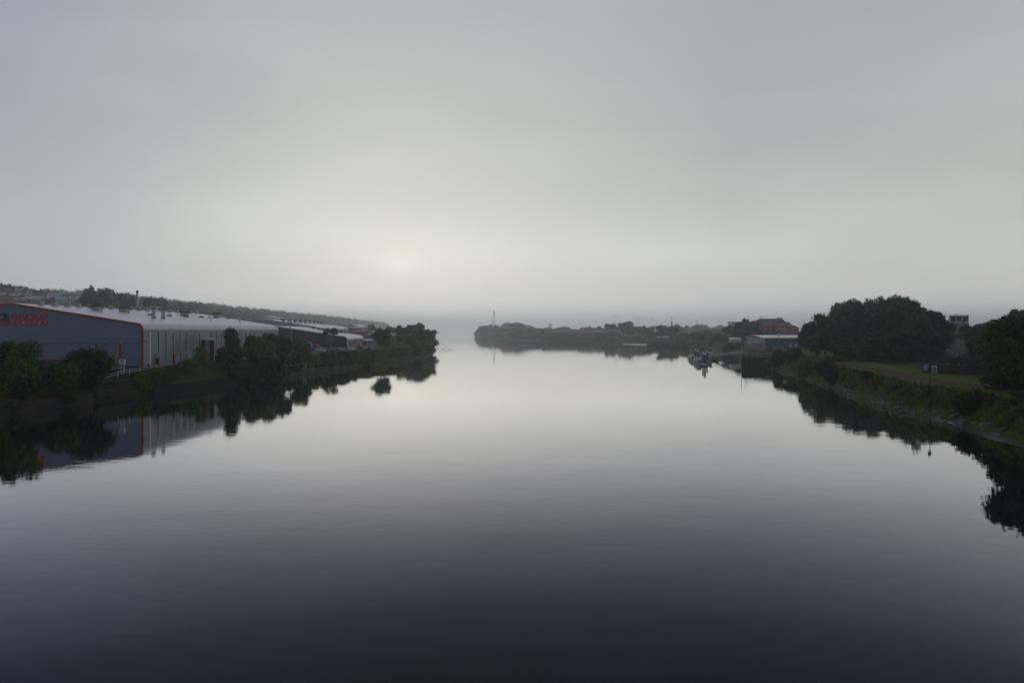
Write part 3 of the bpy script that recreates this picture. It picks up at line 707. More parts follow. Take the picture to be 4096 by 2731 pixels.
# ------------------------------------------------------------------ rocks
def rock_mesh(seed):
    rg = np.random.RandomState(seed); v, f = ICO2
    n = rg.normal(size=(7, 3)); n /= np.linalg.norm(n, axis=1)[:, None]; off = rg.uniform(.55, .9, 7)
    v = v.copy()
    for k in range(7):
        d = v @ n[k] - off[k]; v -= np.where(d > 0, d, 0)[:, None] * n[k]
    v *= np.array([1, .75, .5]) ; me = bpy.data.meshes.new('rock'); me.from_pydata(v.tolist(), [], f); me.update(); me.materials.append(MAT['rock']); return me
ROCK = [rock_mesh(i) for i in range(6)]
for i in range(190):
    y = 92 + 200 * rg.rand() ** 1.25; s = rg.uniform(.3, .75); t = rg.uniform(-.1, 2.2)
    x = rw(y) + t; o = bpy.data.objects.new('rock', ROCK[i % 6]); COL.objects.link(o)
    o.location = (x, y, max(.02, float(right_h(x, y))) + .05); o.scale = (s, s, s); o.rotation_euler = (rg.normal() * .3, rg.normal() * .3, rg.rand() * 6.28)
    tag(o, 'grey angular rock lying along the right waterline', 'rock', 'rocks along the right shore')
for i in range(60):
    y = 240 + 130 * rg.rand(); s = rg.uniform(.3, .7); x = lw(y) - rg.uniform(-.1, 1.2); o = bpy.data.objects.new('rock', ROCK[i % 6]); COL.objects.link(o)
    o.location = (x, y, max(.02, float(left_h(x, y))) + .05); o.scale = (s, s, s); o.rotation_euler = (rg.normal() * .3, rg.normal() * .3, rg.rand() * 6.28)
    tag(o, 'small pale rock at the foot of the overgrown left bank', 'rock', 'rocks along the left shore')
for i in range(70):
    y = 860 + 330 * rg.rand(); s = rg.uniform(.9, 1.9); x = rw(y) + rg.uniform(-.1, 2.5); o = bpy.data.objects.new('rock', ROCK[i % 6]); COL.objects.link(o)
    o.location = (x, y, max(.05, float(right_h(x, y))) + .1); o.scale = (s, s, s); o.rotation_euler = (0, 0, rg.rand() * 6.28)
    tag(o, 'pale rock on the distant right shore below the brick buildings', 'rock', 'rocks along the far shore')
def mudflat():
    b = MB(); ys = np.linspace(84, 112, 24); V = []
    for y in ys:
        u = (y - 84) / 28; w = 1.7 * math.sin(math.pi * min(1, u + .12)) + .1
        for k in range(5): V.append((rw(y) - w * (1 - k / 3.0) + rg.normal() * .06, y, .03 + .05 * k + rg.rand() * .03))
    b.v = V; b.f = [(i * 5 + k, i * 5 + k + 1, i * 5 + k + 6, i * 5 + k + 5) for i in range(23) for k in range(4)]
    structure(b.build('mud_shore', 'mud', smooth=True))
mudflat()

# ------------------------------------------------------------------ the three big halls on the left bank
class Hall:
    def __init__(s, name, label, x, y, ang, length, half, eave, ridge, g=Z0, arc=1.7, gable_m='gable_cladding', side_m='side_cladding', trim_m='red_trim'):
        s.o = Vector((x, y, 0)); s.u = Vector((-math.sin(ang), math.cos(ang), 0)); s.v = Vector((-math.cos(ang), -math.sin(ang), 0))
        s.len, s.half, s.g, s.top, s.arc = length, half, g, eave, arc
        s.slope = (ridge - eave) / half; th = math.atan(s.slope)
        s.root = thing(name, label, 'warehouse', s.P(0, 0, g))
        def prof(k):                                   # outline inset by k
            r = arc - k; zc = eave - arc; pts = []
            for i in range(8):
                a = math.pi - (math.pi / 2 - th) * i / 7
                pts.append((arc + r * math.cos(a), zc + r * math.sin(a)))
            p0 = pts[-1]; rz = p0[1] + (half - p0[0]) * s.slope
            return pts, rz
        s.prof = prof; ptsO, rzO = prof(0); ptsI, rzI = prof(.16); s.zr = rzO
        up = (0, 0, 1)
        # roof sheet and curved eaves
        b = MB(); b.extr([ptsO[-1], (half, rzO), (2 * half - ptsO[-1][0], ptsO[-1][1]), (2 * half - ptsI[-1][0], ptsI[-1][1]), (half, rzI), ptsI[-1]], s.o, s.v, up, s.u, length)
        s.roof = b.build('roof', 'roof_sheet', s.root)
        b = MB(); b.extr(ptsO + ptsI[::-1], s.o, s.v, up, s.u, length); b.build('eave', 'eave_sheet', s.root)
        b = MB(); b.extr([(2 * half - a, c) for a, c in ptsO] + [(2 * half - a, c) for a, c in ptsI[::-1]], s.o, s.v, up, s.u, length)
        e = b.build('eave', 'eave_sheet', s.root, smooth=False)
        # walls
        zt = ptsO[0][1]
        b = MB(); b.extr([(.06, g - .5), (.06, zt - .003), (.3, zt - .003), (.3, g - .5)], s.o, s.v, up, s.u, length)
        s.wall = b.build('side_wall', side_m, s.root)
        b = MB(); b.extr([(2 * half - .06, g - .5), (2 * half - .06, zt - .003), (2 * half - .3, zt - .003), (2 * half - .3, g - .5)], s.o, s.v, up, s.u, length)
        b.build('side_wall', side_m, s.root)
        pg, rg_ = prof(.18); P = [(.32, g - .5)] + pg + [(half, rg_)] + [(2 * half - a, c) for a, c in pg[::-1]] + [(2 * half - .32, g - .5)]
        b = MB(); b.extr(P, s.o + s.u * .02, s.v, up, s.u, .25); s.gable = b.build('gable_wall', gable_m, s.root)
        b = MB(); b.extr(P, s.o + s.u * (length - .27), s.v, up, s.u, .25); b.build('gable_wall', side_m, s.root)
        k = .5; pi_, ri = prof(k)
        Q = [(0, g)] + ptsO + [(half, rzO)] + [(2 * half - a, c) for a, c in ptsO[::-1]] + [(2 * half, g)]
        Qi = [(k, g)] + pi_ + [(half, ri)] + [(2 * half - a, c) for a, c in pi_[::-1]] + [(2 * half - k, g)]
        b = MB(); n = len(Q); o = s.o - s.u * .22
        vs = []
        for dd in (0, .20):
            for L in (Q, Qi): vs += [o + s.u * dd + s.v * a + Vector((0, 0, c + .01)) for a, c in L]
        fs = []
        for i in range(n - 1):
            fs += [(i, i + 1, n + i + 1, n + i), (2 * n + i, 3 * n + i, 3 * n + i + 1, 2 * n + i + 1), (i, 2 * n + i, 2 * n + i + 1, i + 1), (n + i, n + i + 1, 3 * n + i + 1, 3 * n + i)]
        b.add(vs, fs); s.trim = b.build('edge_trim', trim_m, s.root)
    def P(s, u, v, z): return s.o + s.u * u + s.v * v + Vector((0, 0, z))
    def zroof(s, v): return s.zr - abs(s.half - v) * s.slope
    def bx(s, b, u0, u1, v0, v1, z0, z1):
        vs = [s.P(u, v, z) for z in (z0, z1) for u, v in ((u0, v0), (u1, v0), (u1, v1), (u0, v1))]
        return b.add(vs, [(3, 2, 1, 0), (4, 5, 6, 7), (0, 1, 5, 4), (1, 2, 6, 5), (2, 3, 7, 6), (3, 0, 4, 7)])
    def vent(s, u, v, kind):
        z = s.zroof(v); b = MB()
        if kind == 'ridge':
            s.bx(b, u - .6, u + .6, v - .7, v + .7, z - .2, z + .12); s.bx(b, u - .45, u + .45, v - .5, v + .5, z + .1, z + .75); s.bx(b, u - .7, u + .7, v - .55, v + .55, z + .75, z + .95)
            b.build('ridge_vent', 'vent_plastic', s.root)
        elif kind == 'big':
            s.bx(b, u - 1.1, u + 1.1, v - .95, v + .95, z - .3, z + 1.0); r = b.build('roof_ventilator', 'vent_plastic', s.root)
            b = MB(); s.bx(b, u - 1.6, u + 1.6, v - 1.3, v + 1.3, z + 1.0, z + 1.45); s.bx(b, u - 1.2, u + 1.2, v - .8, v + .8, z + 1.45, z + 1.62); b.build('cowl', 'vent_moss', r)
        else:
            s.bx(b, u - .75, u + .75, v - .6, v + .6, z - .25, z + .3); s.bx(b, u - .5, u + .5, v - .4, v + .4, z + .3, z + .45)
            b.build('roof_hatch', 'vent_moss', s.root)

def text_on(txt, x0, z0, w, h, name, m, parent, mapf, depth=.06, bold=.0):
    """lettering fitted to a width and height; mapf turns (x, y, depth) into a world point"""
    cu = bpy.data.curves.new('text', 'FONT'); cu.body = txt; cu.size = 1; cu.offset = bold; cu.resolution_u = 4; cu.extrude = .5
    ob = bpy.data.objects.new('text', cu); COL.objects.link(ob)
    dg = bpy.context.evaluated_depsgraph_get(); dg.update()
    me = bpy.data.meshes.new_from_object(ob.evaluated_get(dg), depsgraph=dg); bpy.data.objects.remove(ob)
    a = np.zeros(len(me.vertices) * 3); me.vertices.foreach_get('co', a); a = a.reshape(-1, 3)
    lo, hi = a.min(0), a.max(0); off = ORG[parent.name]
    out = []
    for p in a:
        q = mapf(x0 + (p[0] - lo[0]) / (hi[0] - lo[0]) * w, z0 + (p[1] - lo[1]) / (hi[1] - lo[1]) * h, (p[2] + .5) * depth)
        out += list(Vector(q) - off)
    me.vertices.foreach_set('co', out); me.update(); me.name = name
    return link(me, name, m, parent, off)

H1 = Hall('engineering_hall', 'long warehouse with blue-grey gable carrying the red GROUP lettering and red edge trim', -89, 165, 0, 95, 32, 16.25, 21.3)
def onf(px, py, D=164.8): p = at(px, py, D); return p.x, p.z
def gfront(y): return lambda x, z, d: (x, y - d, z)
def build_h1():
    r = H1.root
    xl, zt = onf(0, 1285); xr, zb = onf(189.5, 1298)
    MB().box(-131, xr, 164.80, 165.0, zb, zt).build('sign_banner', 'red_sign', r)
    x0, z0 = onf(41, 1282); x1, z1 = onf(189, 1254)
    text_on('GROUP', x0, z0, x1 - x0, z1 - z0, 'sign_lettering', 'red_sign', r, gfront(164.99), .12, .022)
    x0, z0 = onf(-14, 1282); x1, z1 = onf(33, 1254)
    text_on('CE', x0, z0, x1 - x0, z1 - z0, 'sign_lettering', 'black_letter', r, gfront(164.99), .12, .022)
    xa, za = onf(50, 1295); xb, zb2 = onf(180, 1288.5); n = 7
    for i, ch in enumerate('LIMITED'):
        xx = xa + (xb - xa) * i / 6.0
        text_on(ch, xx - (.09 if ch == 'I' else .2), za, .09 if ch == 'I' else .4, zb2 - za, 'banner_letter', 'white_paint', r, gfront(164.79), .03, .01)
    zs = onf(0, 1374)[1]
    MB().box(-152.5, -89.4, 164.95, 165.01, zs - .05, zs + .05).build('cladding_seam', 'dark_metal', r)
    x0 = onf(385, 1374)[0]; x1 = onf(476, 1374)[0]
    d = MB().box(x0, x1, 164.93, 165.01, Z0, zs - .06).build('roller_door', 'roller_door', r)
    for xx in (x0 - .16, x1 + .16): MB().box(xx - .16, xx + .16, 164.86, 165.01, Z0, zs - .05).build('door_post', 'red_trim', d)
    MB().box(-129, -117.2, 164.9, 165.01, Z0, zs - .06).build('dark_doorway', 'black_letter', r)
    p = onf(481, 1433); q = onf(498, 1422)
    text_on('48', p[0], p[1], q[0] - p[0], q[1] - p[1], 'door_number', 'red_sign', r, gfront(164.99), .03, .02)
    MB().box(-93.7, -90.2, 164.9, 165.01, Z0 + .25, Z0 + .55).build('plinth_strip', 'dark_metal', r)
    for px in (418, 431, 489):
        x, z = onf(px, 1366 if px < 480 else 1376); b = MB(); b.obox((x, 164.5, z - .1), .5, .3, .3, 0); b.beam((x, 164.6, z), (x, 165, z), .07); b.build('floodlight', 'galvanised', r)
    x, z = onf(570, 1365); b = MB(); b.beam((x - .6, 164.7, z), (x + .7, 164.7, z), .18); b.beam((x + .7, 164.7, z), (x + .9, 165.0, z), .12); b.build('camera_arm', 'dark_metal', r)
    # vertical glazing strips of the river side
    for i in range(25):
        y = 168.0 + 3.75 * i
        if i == 8: continue
        w = MB().box(-89.07, -88.98, y - .32, y + .32, Z0 + .7, 14.1).build('strip_window', 'white_paint' , r)
        if i: MB().box(-89.0, -88.95, y - .2, y + .2, Z0 + .9, 13.9).build('pane', 'window_glass', w)
    for y, zz in ((171.6, 2.6), (179.6, 3.0)):
        b = MB(); b.box(-88.94, -88.7, y - .22, y + .22, Z0, Z0 + zz); b.build('downpipe_guard', 'red_trim', r)
    b = MB(); b.cyl((-88.4, 170.2, Z0 + .6), (-88.4, 170.2, Z0 + 2.2), .42, n=12); b.box(-88.9, -88.0, 169.8, 170.6, Z0, Z0 + .6); e = b.build('wall_extractor', 'dark_metal', r)
    b = MB(); b.tube([(-88.94, 170.2, Z0 + 3.0), (-88.5, 170.2, Z0 + 3.1), (-88.1, 170.2, Z0 + 2.6)], .3, 10); b.build('cowl', 'galvanised', e)
    # loading portal
    b = MB(); b.box(-88.95, -87.9, 195.6, 196.1, Z0, 11.6); b.box(-88.95, -87.9, 201.0, 201.5, Z0, 11.6); f = b.build('portal_frame', 'rust_frame', r)
    MB().box(-88.95, -87.6, 195.4, 201.7, 11.6, 12.0).build('portal_roof', 'pale_cladding', f)
    MB().box(-88.99, -88.85, 196.1, 201.0, Z0, 11.6).build('loading_door', 'roller_door', r)
    rt = lambda x, z, d: (-89.0 + .06 + d, x, z)
    for ch, y0, w in (('E', 181.2, 1.9), ('R', 185.0, 1.9), ('C', 188.4, 1.9)):
        text_on(ch, y0, 8.6, w, 3.7, 'ghost_letter', 'ghost_letter', r, rt, .012, .02)
    for i in range(18): H1.vent(7.5 + 5 * i, 30, 'ridge')
    for u, v in ((20, 23.4), (33, 23.4), (64, 20.8), (90, 21)): H1.vent(u, v, 'big')
    for u in (37, 48, 59, 70, 81, 92): H1.vent(u, 18, 'low')
    for u, v in ((27, 11.8), (32.3, 11.8)):
        z = H1.zroof(v); p = H1.P(u, v, 0); b = MB(); b.cyl((p.x, p.y, z - .3), (p.x, p.y, z + 2.5), .52, n=16); fl = b.build('flue', 'flue_metal', r, smooth=False)
        b = MB(); b.cyl((p.x, p.y, z + 2.5), (p.x, p.y, z + 3.0), .60, .46, 16); b.cyl((p.x, p.y, z - .2), (p.x, p.y, z + .2), .62, .62, 16); b.build('flue_collar', 'dark_metal', fl)
    for u, v in ((54, 7.6), (76, 7)):
        z = H1.zroof(v); p = H1.P(u, v, 0); b = MB()
        b.tube([(p.x, p.y, z - .2), (p.x, p.y, z + 1.1)] + [(p.x - .45 + .45 * math.cos(t), p.y, z + 1.1 + .45 * math.sin(t)) for t in np.linspace(.3, math.pi, 6)] + [(p.x - .9, p.y, z + .9)], .16, 8)
        b.build('gooseneck_pipe', 'galvanised', r)
build_h1()

H2 = Hall('glass_hall', 'lower warehouse with dark glass gable, white portal and rounded pale roof edge', -83, 345, .102, 68, 35, 11.4, 16.8, arc=1.9, gable_m='dark_cladding', side_m='pale_cladding', trim_m='eave_sheet')
def build_h2():
    r = H2.root; b = MB(); H2.bx(b, -.12, .02, .6, 34, Z0 + 3.9, Z0 + 4.0); b.build('glazing_bar', 'dark_metal', r)
    for v in range(2, 35, 3):
        b = MB(); H2.bx(b, -.06, .015, v - .04, v + .04, Z0, min(H2.zroof(v) - .7, 16)); b.build('mullion', 'dark_metal', r)
    b = MB(); H2.bx(b, -.01, .015, .7, 16, Z0 + .1, Z0 + 3.85); b.build('shop_glazing', 'dark_glass', r)
    b = MB(); H2.bx(b, -1.0, .0, 17.6, 18.0, Z0, Z0 + 2.8); H2.bx(b, -1.0, .0, 21.6, 22.0, Z0, Z0 + 2.8); H2.bx(b, -1.0, .0, 17.6, 22.0, Z0 + 2.8, Z0 + 3.15); p = b.build('entrance_portal', 'white_paint', r)
    b = MB(); H2.bx(b, -.1, -.02, 18.0, 21.6, Z0, Z0 + 2.8); b.build('door', 'dark_glass', p)
    b = MB(); H2.bx(b, -.4, .0, 16.7, 17.4, Z0, Z0 + 3.1); b.build('blue_panel', 'blue_shutter', r)
    for u in (5.5, 30, 62):
        b = MB(); H2.bx(b, u - 1.1, u + 1.1, -.12, .05, Z0, 9.6); b.build('red_doorway', 'red_trim', r)
    for i in range(17):
        u = 9 + 3 * i
        if abs(u - 30) < 2: continue
        w = MB(); H2.bx(w, u - .35, u + .35, -.04, .05, Z0 + .8, 9.2); k = w.build('strip_window', 'window_glass', r)
    for u in (14, 22, 38, 46):
        b = MB(); H2.bx(b, u - .3, u + .3, -.3, .05, 9.5, 9.75); b.build('wall_light', 'galvanised', r)
    for u, v in ((40, 16), (48, 20), (56, 24), (62, 28), (60, 12)):
        z = H2.zroof(v); b = MB(); H2.bx(b, u - 3.2, u + 3.2, v - .7, v + .7, z - .3, z + .8); H2.bx(b, u - 3.5, u + 3.5, v - .9, v + .9, z + .8, z + 1.1); b.build('roof_ventilator', 'vent_moss', r)
    z = H2.zroof(10); p = H2.P(62, 10, z); b = MB(); b.cyl((p.x, p.y, z - .3), (p.x, p.y, z + 2.2), .9, n=14); b.cyl((p.x, p.y, z + 2.2), (p.x, p.y, z + 2.6), 1.15, .8, 14); b.build('flue', 'pale_sheet', r)
build_h2()

H3 = Hall('rear_hall', 'long pale warehouse behind the dark glass hall, its roof dotted with rows of vents', -119, 412, .13, 183, 32, 16.9, 22.0, gable_m='side_cladding', side_m='pale_cladding', trim_m='eave_sheet')
for i in range(30): H3.vent(4 + 6 * i, 30, 'ridge')
for i in range(9): H3.vent(8 + 20 * i, 20, 'big')
for i in range(15): H3.vent(6 + 12 * i, 15, 'low')
for i in range(24):
    b = MB(); u = 4 + 7.5 * i; H3.bx(b, u - .4, u + .4, -.04, .05, Z0 + 1, 14.4); b.build('strip_window', 'window_glass', H3.root)

def shed(name, label, px0, px1, ytop, yeave, D, depth, m, roofm, z0=Z0, gable=True, cat='building', group=None, side='L', overhang=.4):
    """gable-ended or flat shed facing the camera"""
    a = at(px0, yeave, D); c = at(px1, ytop, D); zt, zr = a.z, c.z
    r = thing(name, label, cat, ((a.x + c.x) / 2, D, z0), group)
    x0, x1 = a.x, c.x; xm = (x0 + x1) / 2
    b = MB()
    if gable: b.extr([(x0, z0 - 1), (x0, zt), (xm, zr - .12), (x1, zt), (x1, z0 - 1)], (0, D, 0), (1, 0, 0), (0, 0, 1), (0, 1, 0), depth)
    else: b.box(x0, x1, D, D + depth, z0 - 1, zt)
    b.build('wall', m, r)
    b = MB()
    if gable:
        s = (zr - zt) / (xm - x0); o = overhang
        for sg in (-1, 1):
            e = xm + sg * (xm - x0 + o); ze = zt - s * o
            b.extr([(xm, zr - .08), (e, ze), (e, ze + .25), (xm, zr + .2)], (0, D - o, 0), (1, 0, 0), (0, 0, 1), (0, 1, 0), depth + 2 * o)
    else: b.extr([(-o_, z) for o_, z in ()] or [(D - overhang, zt), (D + depth, zr), (D + depth, zr + .25), (D - overhang, zt + .25)], (x0 - overhang, 0, 0), (0, 1, 0), (0, 0, 1), (1, 0, 0), x1 - x0 + 2 * overhang)
    b.build('roof', roofm, r)
    return r
shed('grey_shed', 'pale grey gabled shed farthest back beside the rear hall', 1372, 1442, 1299, 1308, 640, 40, 'pale_sheet', 'roof_sheet')
shed('grey_shed', 'second pale grey shed with flat roof behind the red roofed shed', 1440, 1477, 1305, 1307, 660, 30, 'pale_sheet', 'roof_sheet', gable=False)
shed('dark_shed', 'dark fronted shed between rear hall and red roofed shed', 1395, 1428, 1311, 1313, 610, 20, 'dark_cladding', 'roof_sheet', gable=False)
r_ = shed('red_shed', 'long low red shed with white rooflights behind the glass hall', 1392, 1486, 1324, 1326, 560, 18, 'red_trim', 'red_trim', gable=False)
for i in range(8):
    p = at(1398 + 12 * i, 1325, 560); MB().obox((p.x, 562, p.z + .2), 1.8, 2.0, .5).build('rooflight', 'white_paint', r_)
shed('white_block', 'white block at the right end of the red shed', 1485, 1506, 1325, 1326, 556, 14, 'white_paint', 'roof_sheet', gable=False)
shed('arched_shed', 'small grey shed with shallow pale roof beside the glass hall', 1453, 1486, 1336, 1341, 470, 20, 'gable_cladding', 'roof_sheet')
shed('brick_outhouse', 'low sandy outhouse between glass hall and lone tree', 1455, 1483, 1359, 1362, 445, 10, 'concrete', 'roof_sheet', gable=False)
shed('white_shed', 'white flat-roofed shed between the lone tree and the wooded point', 1540, 1580, 1336, 1338, 490, 16, 'pale_sheet', 'roof_sheet', gable=False)
shed('white_shed', 'low grey shed with white roof edge right of the lone tree', 1545, 1590, 1347, 1349, 470, 10, 'galvanised', 'white_paint', gable=False)
shed('roof_shed', 'long low pale roofed shed glimpsed beyond the ridge of the signed hall', 1012, 1090, 1264, 1270, 560, 30, 'pale_sheet', 'roof_sheet', z0=15)

# chimney behind the hall
p = at(549, 1226, 400)
ch = thing('steel_chimney', 'tall pale steel chimney with dark cap rising behind the signed hall roof', 'chimney', (p.x, 400, Z0))
b = MB(); zt = at(549, 1162, 400).z; b.cyl((p.x, 400, Z0), (p.x, 400, zt - 1.2), .75, .62, 16); b.build('stack', 'flue_metal', ch)
b = MB(); b.cyl((p.x, 400, zt - 1.2), (p.x, 400, zt), .68, .66, 16); b.build('cap', 'dark_metal', ch)
b = MB(); b.box(p.x - 7, p.x + 7, 400, 410, Z0, p.z - .6); b.box(p.x - 9, p.x + 9, 399, 411, p.z - .6, p.z); b.build('boiler_house', 'pale_sheet', ch)

# ------------------------------------------------------------------ hillside houses
def house(wallm, roofm, w, d, h, rh, name='house'):
    r = thing(name, None, None)
    b = MB(); b.extr([(-w / 2, -6), (-w / 2, h), (0, h + rh), (w / 2, h), (w / 2, -6)], (0, -d / 2, 0), (1, 0, 0), (0, 0, 1), (0, 1, 0), d); b.build('wall', wallm, r)
    b = MB(); s = rh / (w / 2)
    for sg in (-1, 1):
        e = sg * (w / 2 + .45); ze = h - s * .45
        b.extr([(0, h + rh + .02), (e, ze + .02), (e, ze + .24), (0, h + rh + .28)], (0, -d / 2 - .3, 0), (1, 0, 0), (0, 0, 1), (0, 1, 0), d + .6)
    rf = b.build('roof', roofm, r)
    b = MB(); b.box(-.5, .5, d / 2 - 1.3, d / 2 - .5, h + rh - .8, h + rh + 1.2); b.cyl((-.2, d / 2 - .9, h + rh + 1.2), (-.2, d / 2 - .9, h + rh + 1.6), .14, n=6); b.cyl((.2, d / 2 - .9, h + rh + 1.2), (.2, d / 2 - .9, h + rh + 1.6), .14, n=6); b.build('chimney', 'brick_red', rf)
    for x, z in ((-w * .22, 1.0), (w * .22, 1.0), (-w * .22, h - 1.7), (w * .22, h - 1.7)):
        f = MB().box(x - .75, x + .75, -d / 2 - .06, -d / 2 + .02, z, z + 1.3).build('window', 'white_paint', r)
        MB().box(x - .62, x + .62, -d / 2 - .09, -d / 2 - .03, z + .12, z + 1.18).build('pane', 'window_glass', f)
    for y, z in ((-d * .25, 1.0), (d * .25, 1.0), (-d * .25, h - 1.7), (d * .25, h - 1.7)):
        f = MB().box(w / 2 - .02, w / 2 + .06, y - .75, y + .75, z, z + 1.3).build('window', 'white_paint', r)
        MB().box(w / 2 + .03, w / 2 + .09, y - .62, y + .62, z + .12, z + 1.18).build('pane', 'window_glass', f)
    MB().box(-.5, .5, -d / 2 - .08, -d / 2 + .02, 0, 2.1).build('door', 'dark_metal', r)
    return r
HP = [house('brick_brown', 'slate', 8.2, 10, 5.0, 2.6), house('brick_red', 'slate', 8.0, 9, 5.0, 2.8), house('render_cream', 'slate', 8.0, 10, 4.8, 2.7), house('render_white', 'slate', 7.6, 9, 4.8, 2.6), house('brick_brown', 'roof_tile_dark', 8.6, 12, 5.2, 3.0)]
KINDW = ['brown brick', 'red brick', 'cream rendered', 'white rendered', 'dark roofed brown brick']
used = set()
HS = []      # (px, ridge y, D, proto, heading degrees)
for i, px in enumerate((62, 88, 124, 158, 196, 226, 252, 276, 304)):
    HS.append((px, 1193 - (1 if i < 2 else 8) + (i > 5) * 2, 620 + (i % 3) * 5, (3, 2, 0, 2, 1, 0, 3, 2, 0)[i], 52, 'lowest row above the hall roof', i))
for i, px in enumerate((14, 46, 78, 108, 210, 238)):
    HS.append((px, 1172 + 2 * (i % 2), 650 + 3 * i, (0, 3, 1, 2, 3, 0)[i], 50, 'second row up the hill', i))
for i, px in enumerate((40, 66, 92, 116, 138, 164, 192, 222)):
    HS.append((px, 1154 + (4 if i > 3 else 0) + (i > 5) * 4, 690 + 4 * i, (4, 2, 0, 2, 4, 4, 4, 1)[i], 88 if i > 3 else 66, 'third row up the hill', i))
for i, px in enumerate((6, 30, 68, 96)):
    HS.append((px, 1145 + 2 * (i % 2), 740, (1, 1, 4, 1)[i], 60, 'highest row on the hill', i))
ORD = ['first', 'second', 'third', 'fourth', 'fifth', 'sixth', 'seventh', 'eighth', 'ninth']
for px, yr, D, k, hd, row, i in HS:
    src = HP[k]
    o = src if k not in used else dup(src)
    used.add(k)
    p = at(px, yr, D); hgt = (7.7, 7.9, 7.6, 7.5, 8.3)[k]
    o.location = (p.x, D, p.z - hgt); o.rotation_euler = (0, 0, R(hd - 90) if False else R(-hd + 90 + 35))
    tag(o, f'{KINDW[k]} house, {ORD[i]} from the left in the {row}', 'house', 'hillside houses')

# ------------------------------------------------------------------ yard objects on the left bank
y = [(142, 5.1), (146, 5.55), (150, 5.75), (156, 5.8), (162, 5.85), (170, 5.85)]
gr = thing('guard_rail', 'galvanised steel guard rail with ramped end along the yard edge', 'guard rail', (-84, 150, 4.6))
b = MB(); b.tube([(-84.3 - .02 * (q - 142), q, z) for q, z in y], .06, 6); b.build('rail', 'galvanised', gr)
b = MB(); b.tube([(-84.3 - .02 * (q - 142), q, z - .45) for q, z in y], .06, 6); b.build('rail', 'galvanised', gr)
for q in (146.5, 151, 155.5, 160, 164.5, 169): MB().box(-84.5 - .02 * (q - 142), -84.35 - .02 * (q - 142), q - .08, q + .08, 4.2, 5.75).build('post', 'galvanised', gr)
p = at(489, 1492, 150)
tt = thing('post_sign', 'white box sign on two thick grey posts in front of door 48', 'sign', (p.x, 150, 5.0))
for dx in (-.3, .3): b = MB(); b.cyl((p.x + dx, 150, 4.2), (p.x + dx, 150, 7.0), .2, n=10); b.build('post', 'galvanised', tt)
MB().box(p.x - .55, p.x + .55, 149.7, 150.3, 7.0, 8.1).build('sign_box', 'white_paint', tt)
MB().box(p.x - .3, p.x + .25, 149.66, 149.72, 7.6, 7.78).build('slot', 'black_letter', tt)
def bin_(name, label, x, y, z, m, cat, s):
    t = thing(name, label, cat, (x, y, z)); b = MB()
    b.add([(x - s * .42, y - s * .42, z), (x + s * .42, y - s * .42, z), (x + s * .42, y + s * .42, z), (x - s * .42, y + s * .42, z), (x - s * .5, y - s * .5, z + s), (x + s * .5, y - s * .5, z + s), (x + s * .5, y + s * .5, z + s), (x - s * .5, y + s * .5, z + s)],
          [(3, 2, 1, 0), (4, 5, 6, 7), (0, 1, 5, 4), (1, 2, 6, 5), (2, 3, 7, 6), (3, 0, 4, 7)])
    b.build('body', m, t); MB().obox((x, y, z + s), s * 1.06, s * 1.06, s * .1).build('lid', m, t)
bin_('grit_bin', 'small yellow grit bin at the foot of the pale ribbed wall', -86.6, 165.5, Z0 + .06, 'yellow_bin', 'bin', .9)
bin_('waste_bin', 'blue waste bin beside the red frame by the loading doorway', -85.8, 199.5, Z0 + .06, 'blue_skip', 'bin', 1.5)
b = MB(); b.cyl((-88.0, 165.2, Z0), (-88.0, 165.2, Z0 + 1.0), .2, n=10); b.cyl((-88.0, 165.2, Z0 + 1.0), (-88.0, 165.2, Z0 + 1.12), .2, .1, 10); tag(b.build('bollard', 'black_letter'), 'short dark bollard at the red-trimmed corner of the hall', 'bollard')
rf = thing('loading_gantry', 'open red steel frame standing by the loading doorway', 'frame', (-86.5, 203, Z0))
for q in (201.6, 206.2): MB().box(-86.7, -86.2, q - .25, q + .25, Z0, Z0 + 3.6).build('post', 'red_trim', rf)
MB().box(-86.75, -86.15, 201.3, 206.5, Z0 + 3.6, Z0 + 4.0).build('beam', 'red_trim', rf)
for px, top, D, thick, lab in ((1161, 1294, 262, .22, 'tallest steel mast with a double floodlight crossarm before the dark glass hall'), (1155, 1320, 264, .14, 'thin steel pole left of the double floodlight mast'), (1167, 1320, 260, .16, 'thin pale pole right of the double floodlight mast')):
    p = at(px, top, D); t = thing('floodlight_mast' if thick > .2 else 'steel_pole', lab, 'mast' if thick > .2 else 'pole', (p.x, D, Z0))
    b = MB(); b.cyl((p.x, D, Z0 - 1), (p.x, D, p.z), thick, thick * .6, 8); b.build('pole', 'mast_steel' if px != 1167 else 'galvanised', t)
    if thick > .2:
        b = MB(); b.beam((p.x - 1.0, D, p.z), (p.x + 1.0, D, p.z), .12); b.build('crossarm', 'mast_steel', t)
        for dx in (-.85, .85): MB().obox((p.x + dx, D, p.z + .05), .7, .45, .22).build('lamp_head', 'galvanised', t)
    else:
        b = MB(); b.cyl((p.x, D, p.z), (p.x, D, p.z + .15), thick * .8, .02, 8); b.build('cap', 'galvanised', t)
rb = thing('notice_board', 'upright red notice board with pale lines of lettering before the dark glass hall', 'sign', (at(1271, 1392, 330).x, 330, Z0))
x = at(1271, 1392, 330).x
MB().box(x - .7, x + .7, 329.9, 330.1, Z0 + .1, Z0 + 2.6).build('panel', 'red_sign', rb)
for k, (w, z) in enumerate(((.9, 2.2), (.7, 2.0), (.8, 1.8), (.75, 1.3))): MB().box(x - w / 2, x + w / 2, 329.86, 329.9, Z0 + z, Z0 + z + .09).build('text_line', 'white_paint', rb)
for dx in (-.5, .5): MB().box(x + dx - .06, x + dx + .06, 330.1, 330.2, Z0, Z0 + 2.5).build('leg', 'galvanised', rb)
rg = np.random.RandomState(5)
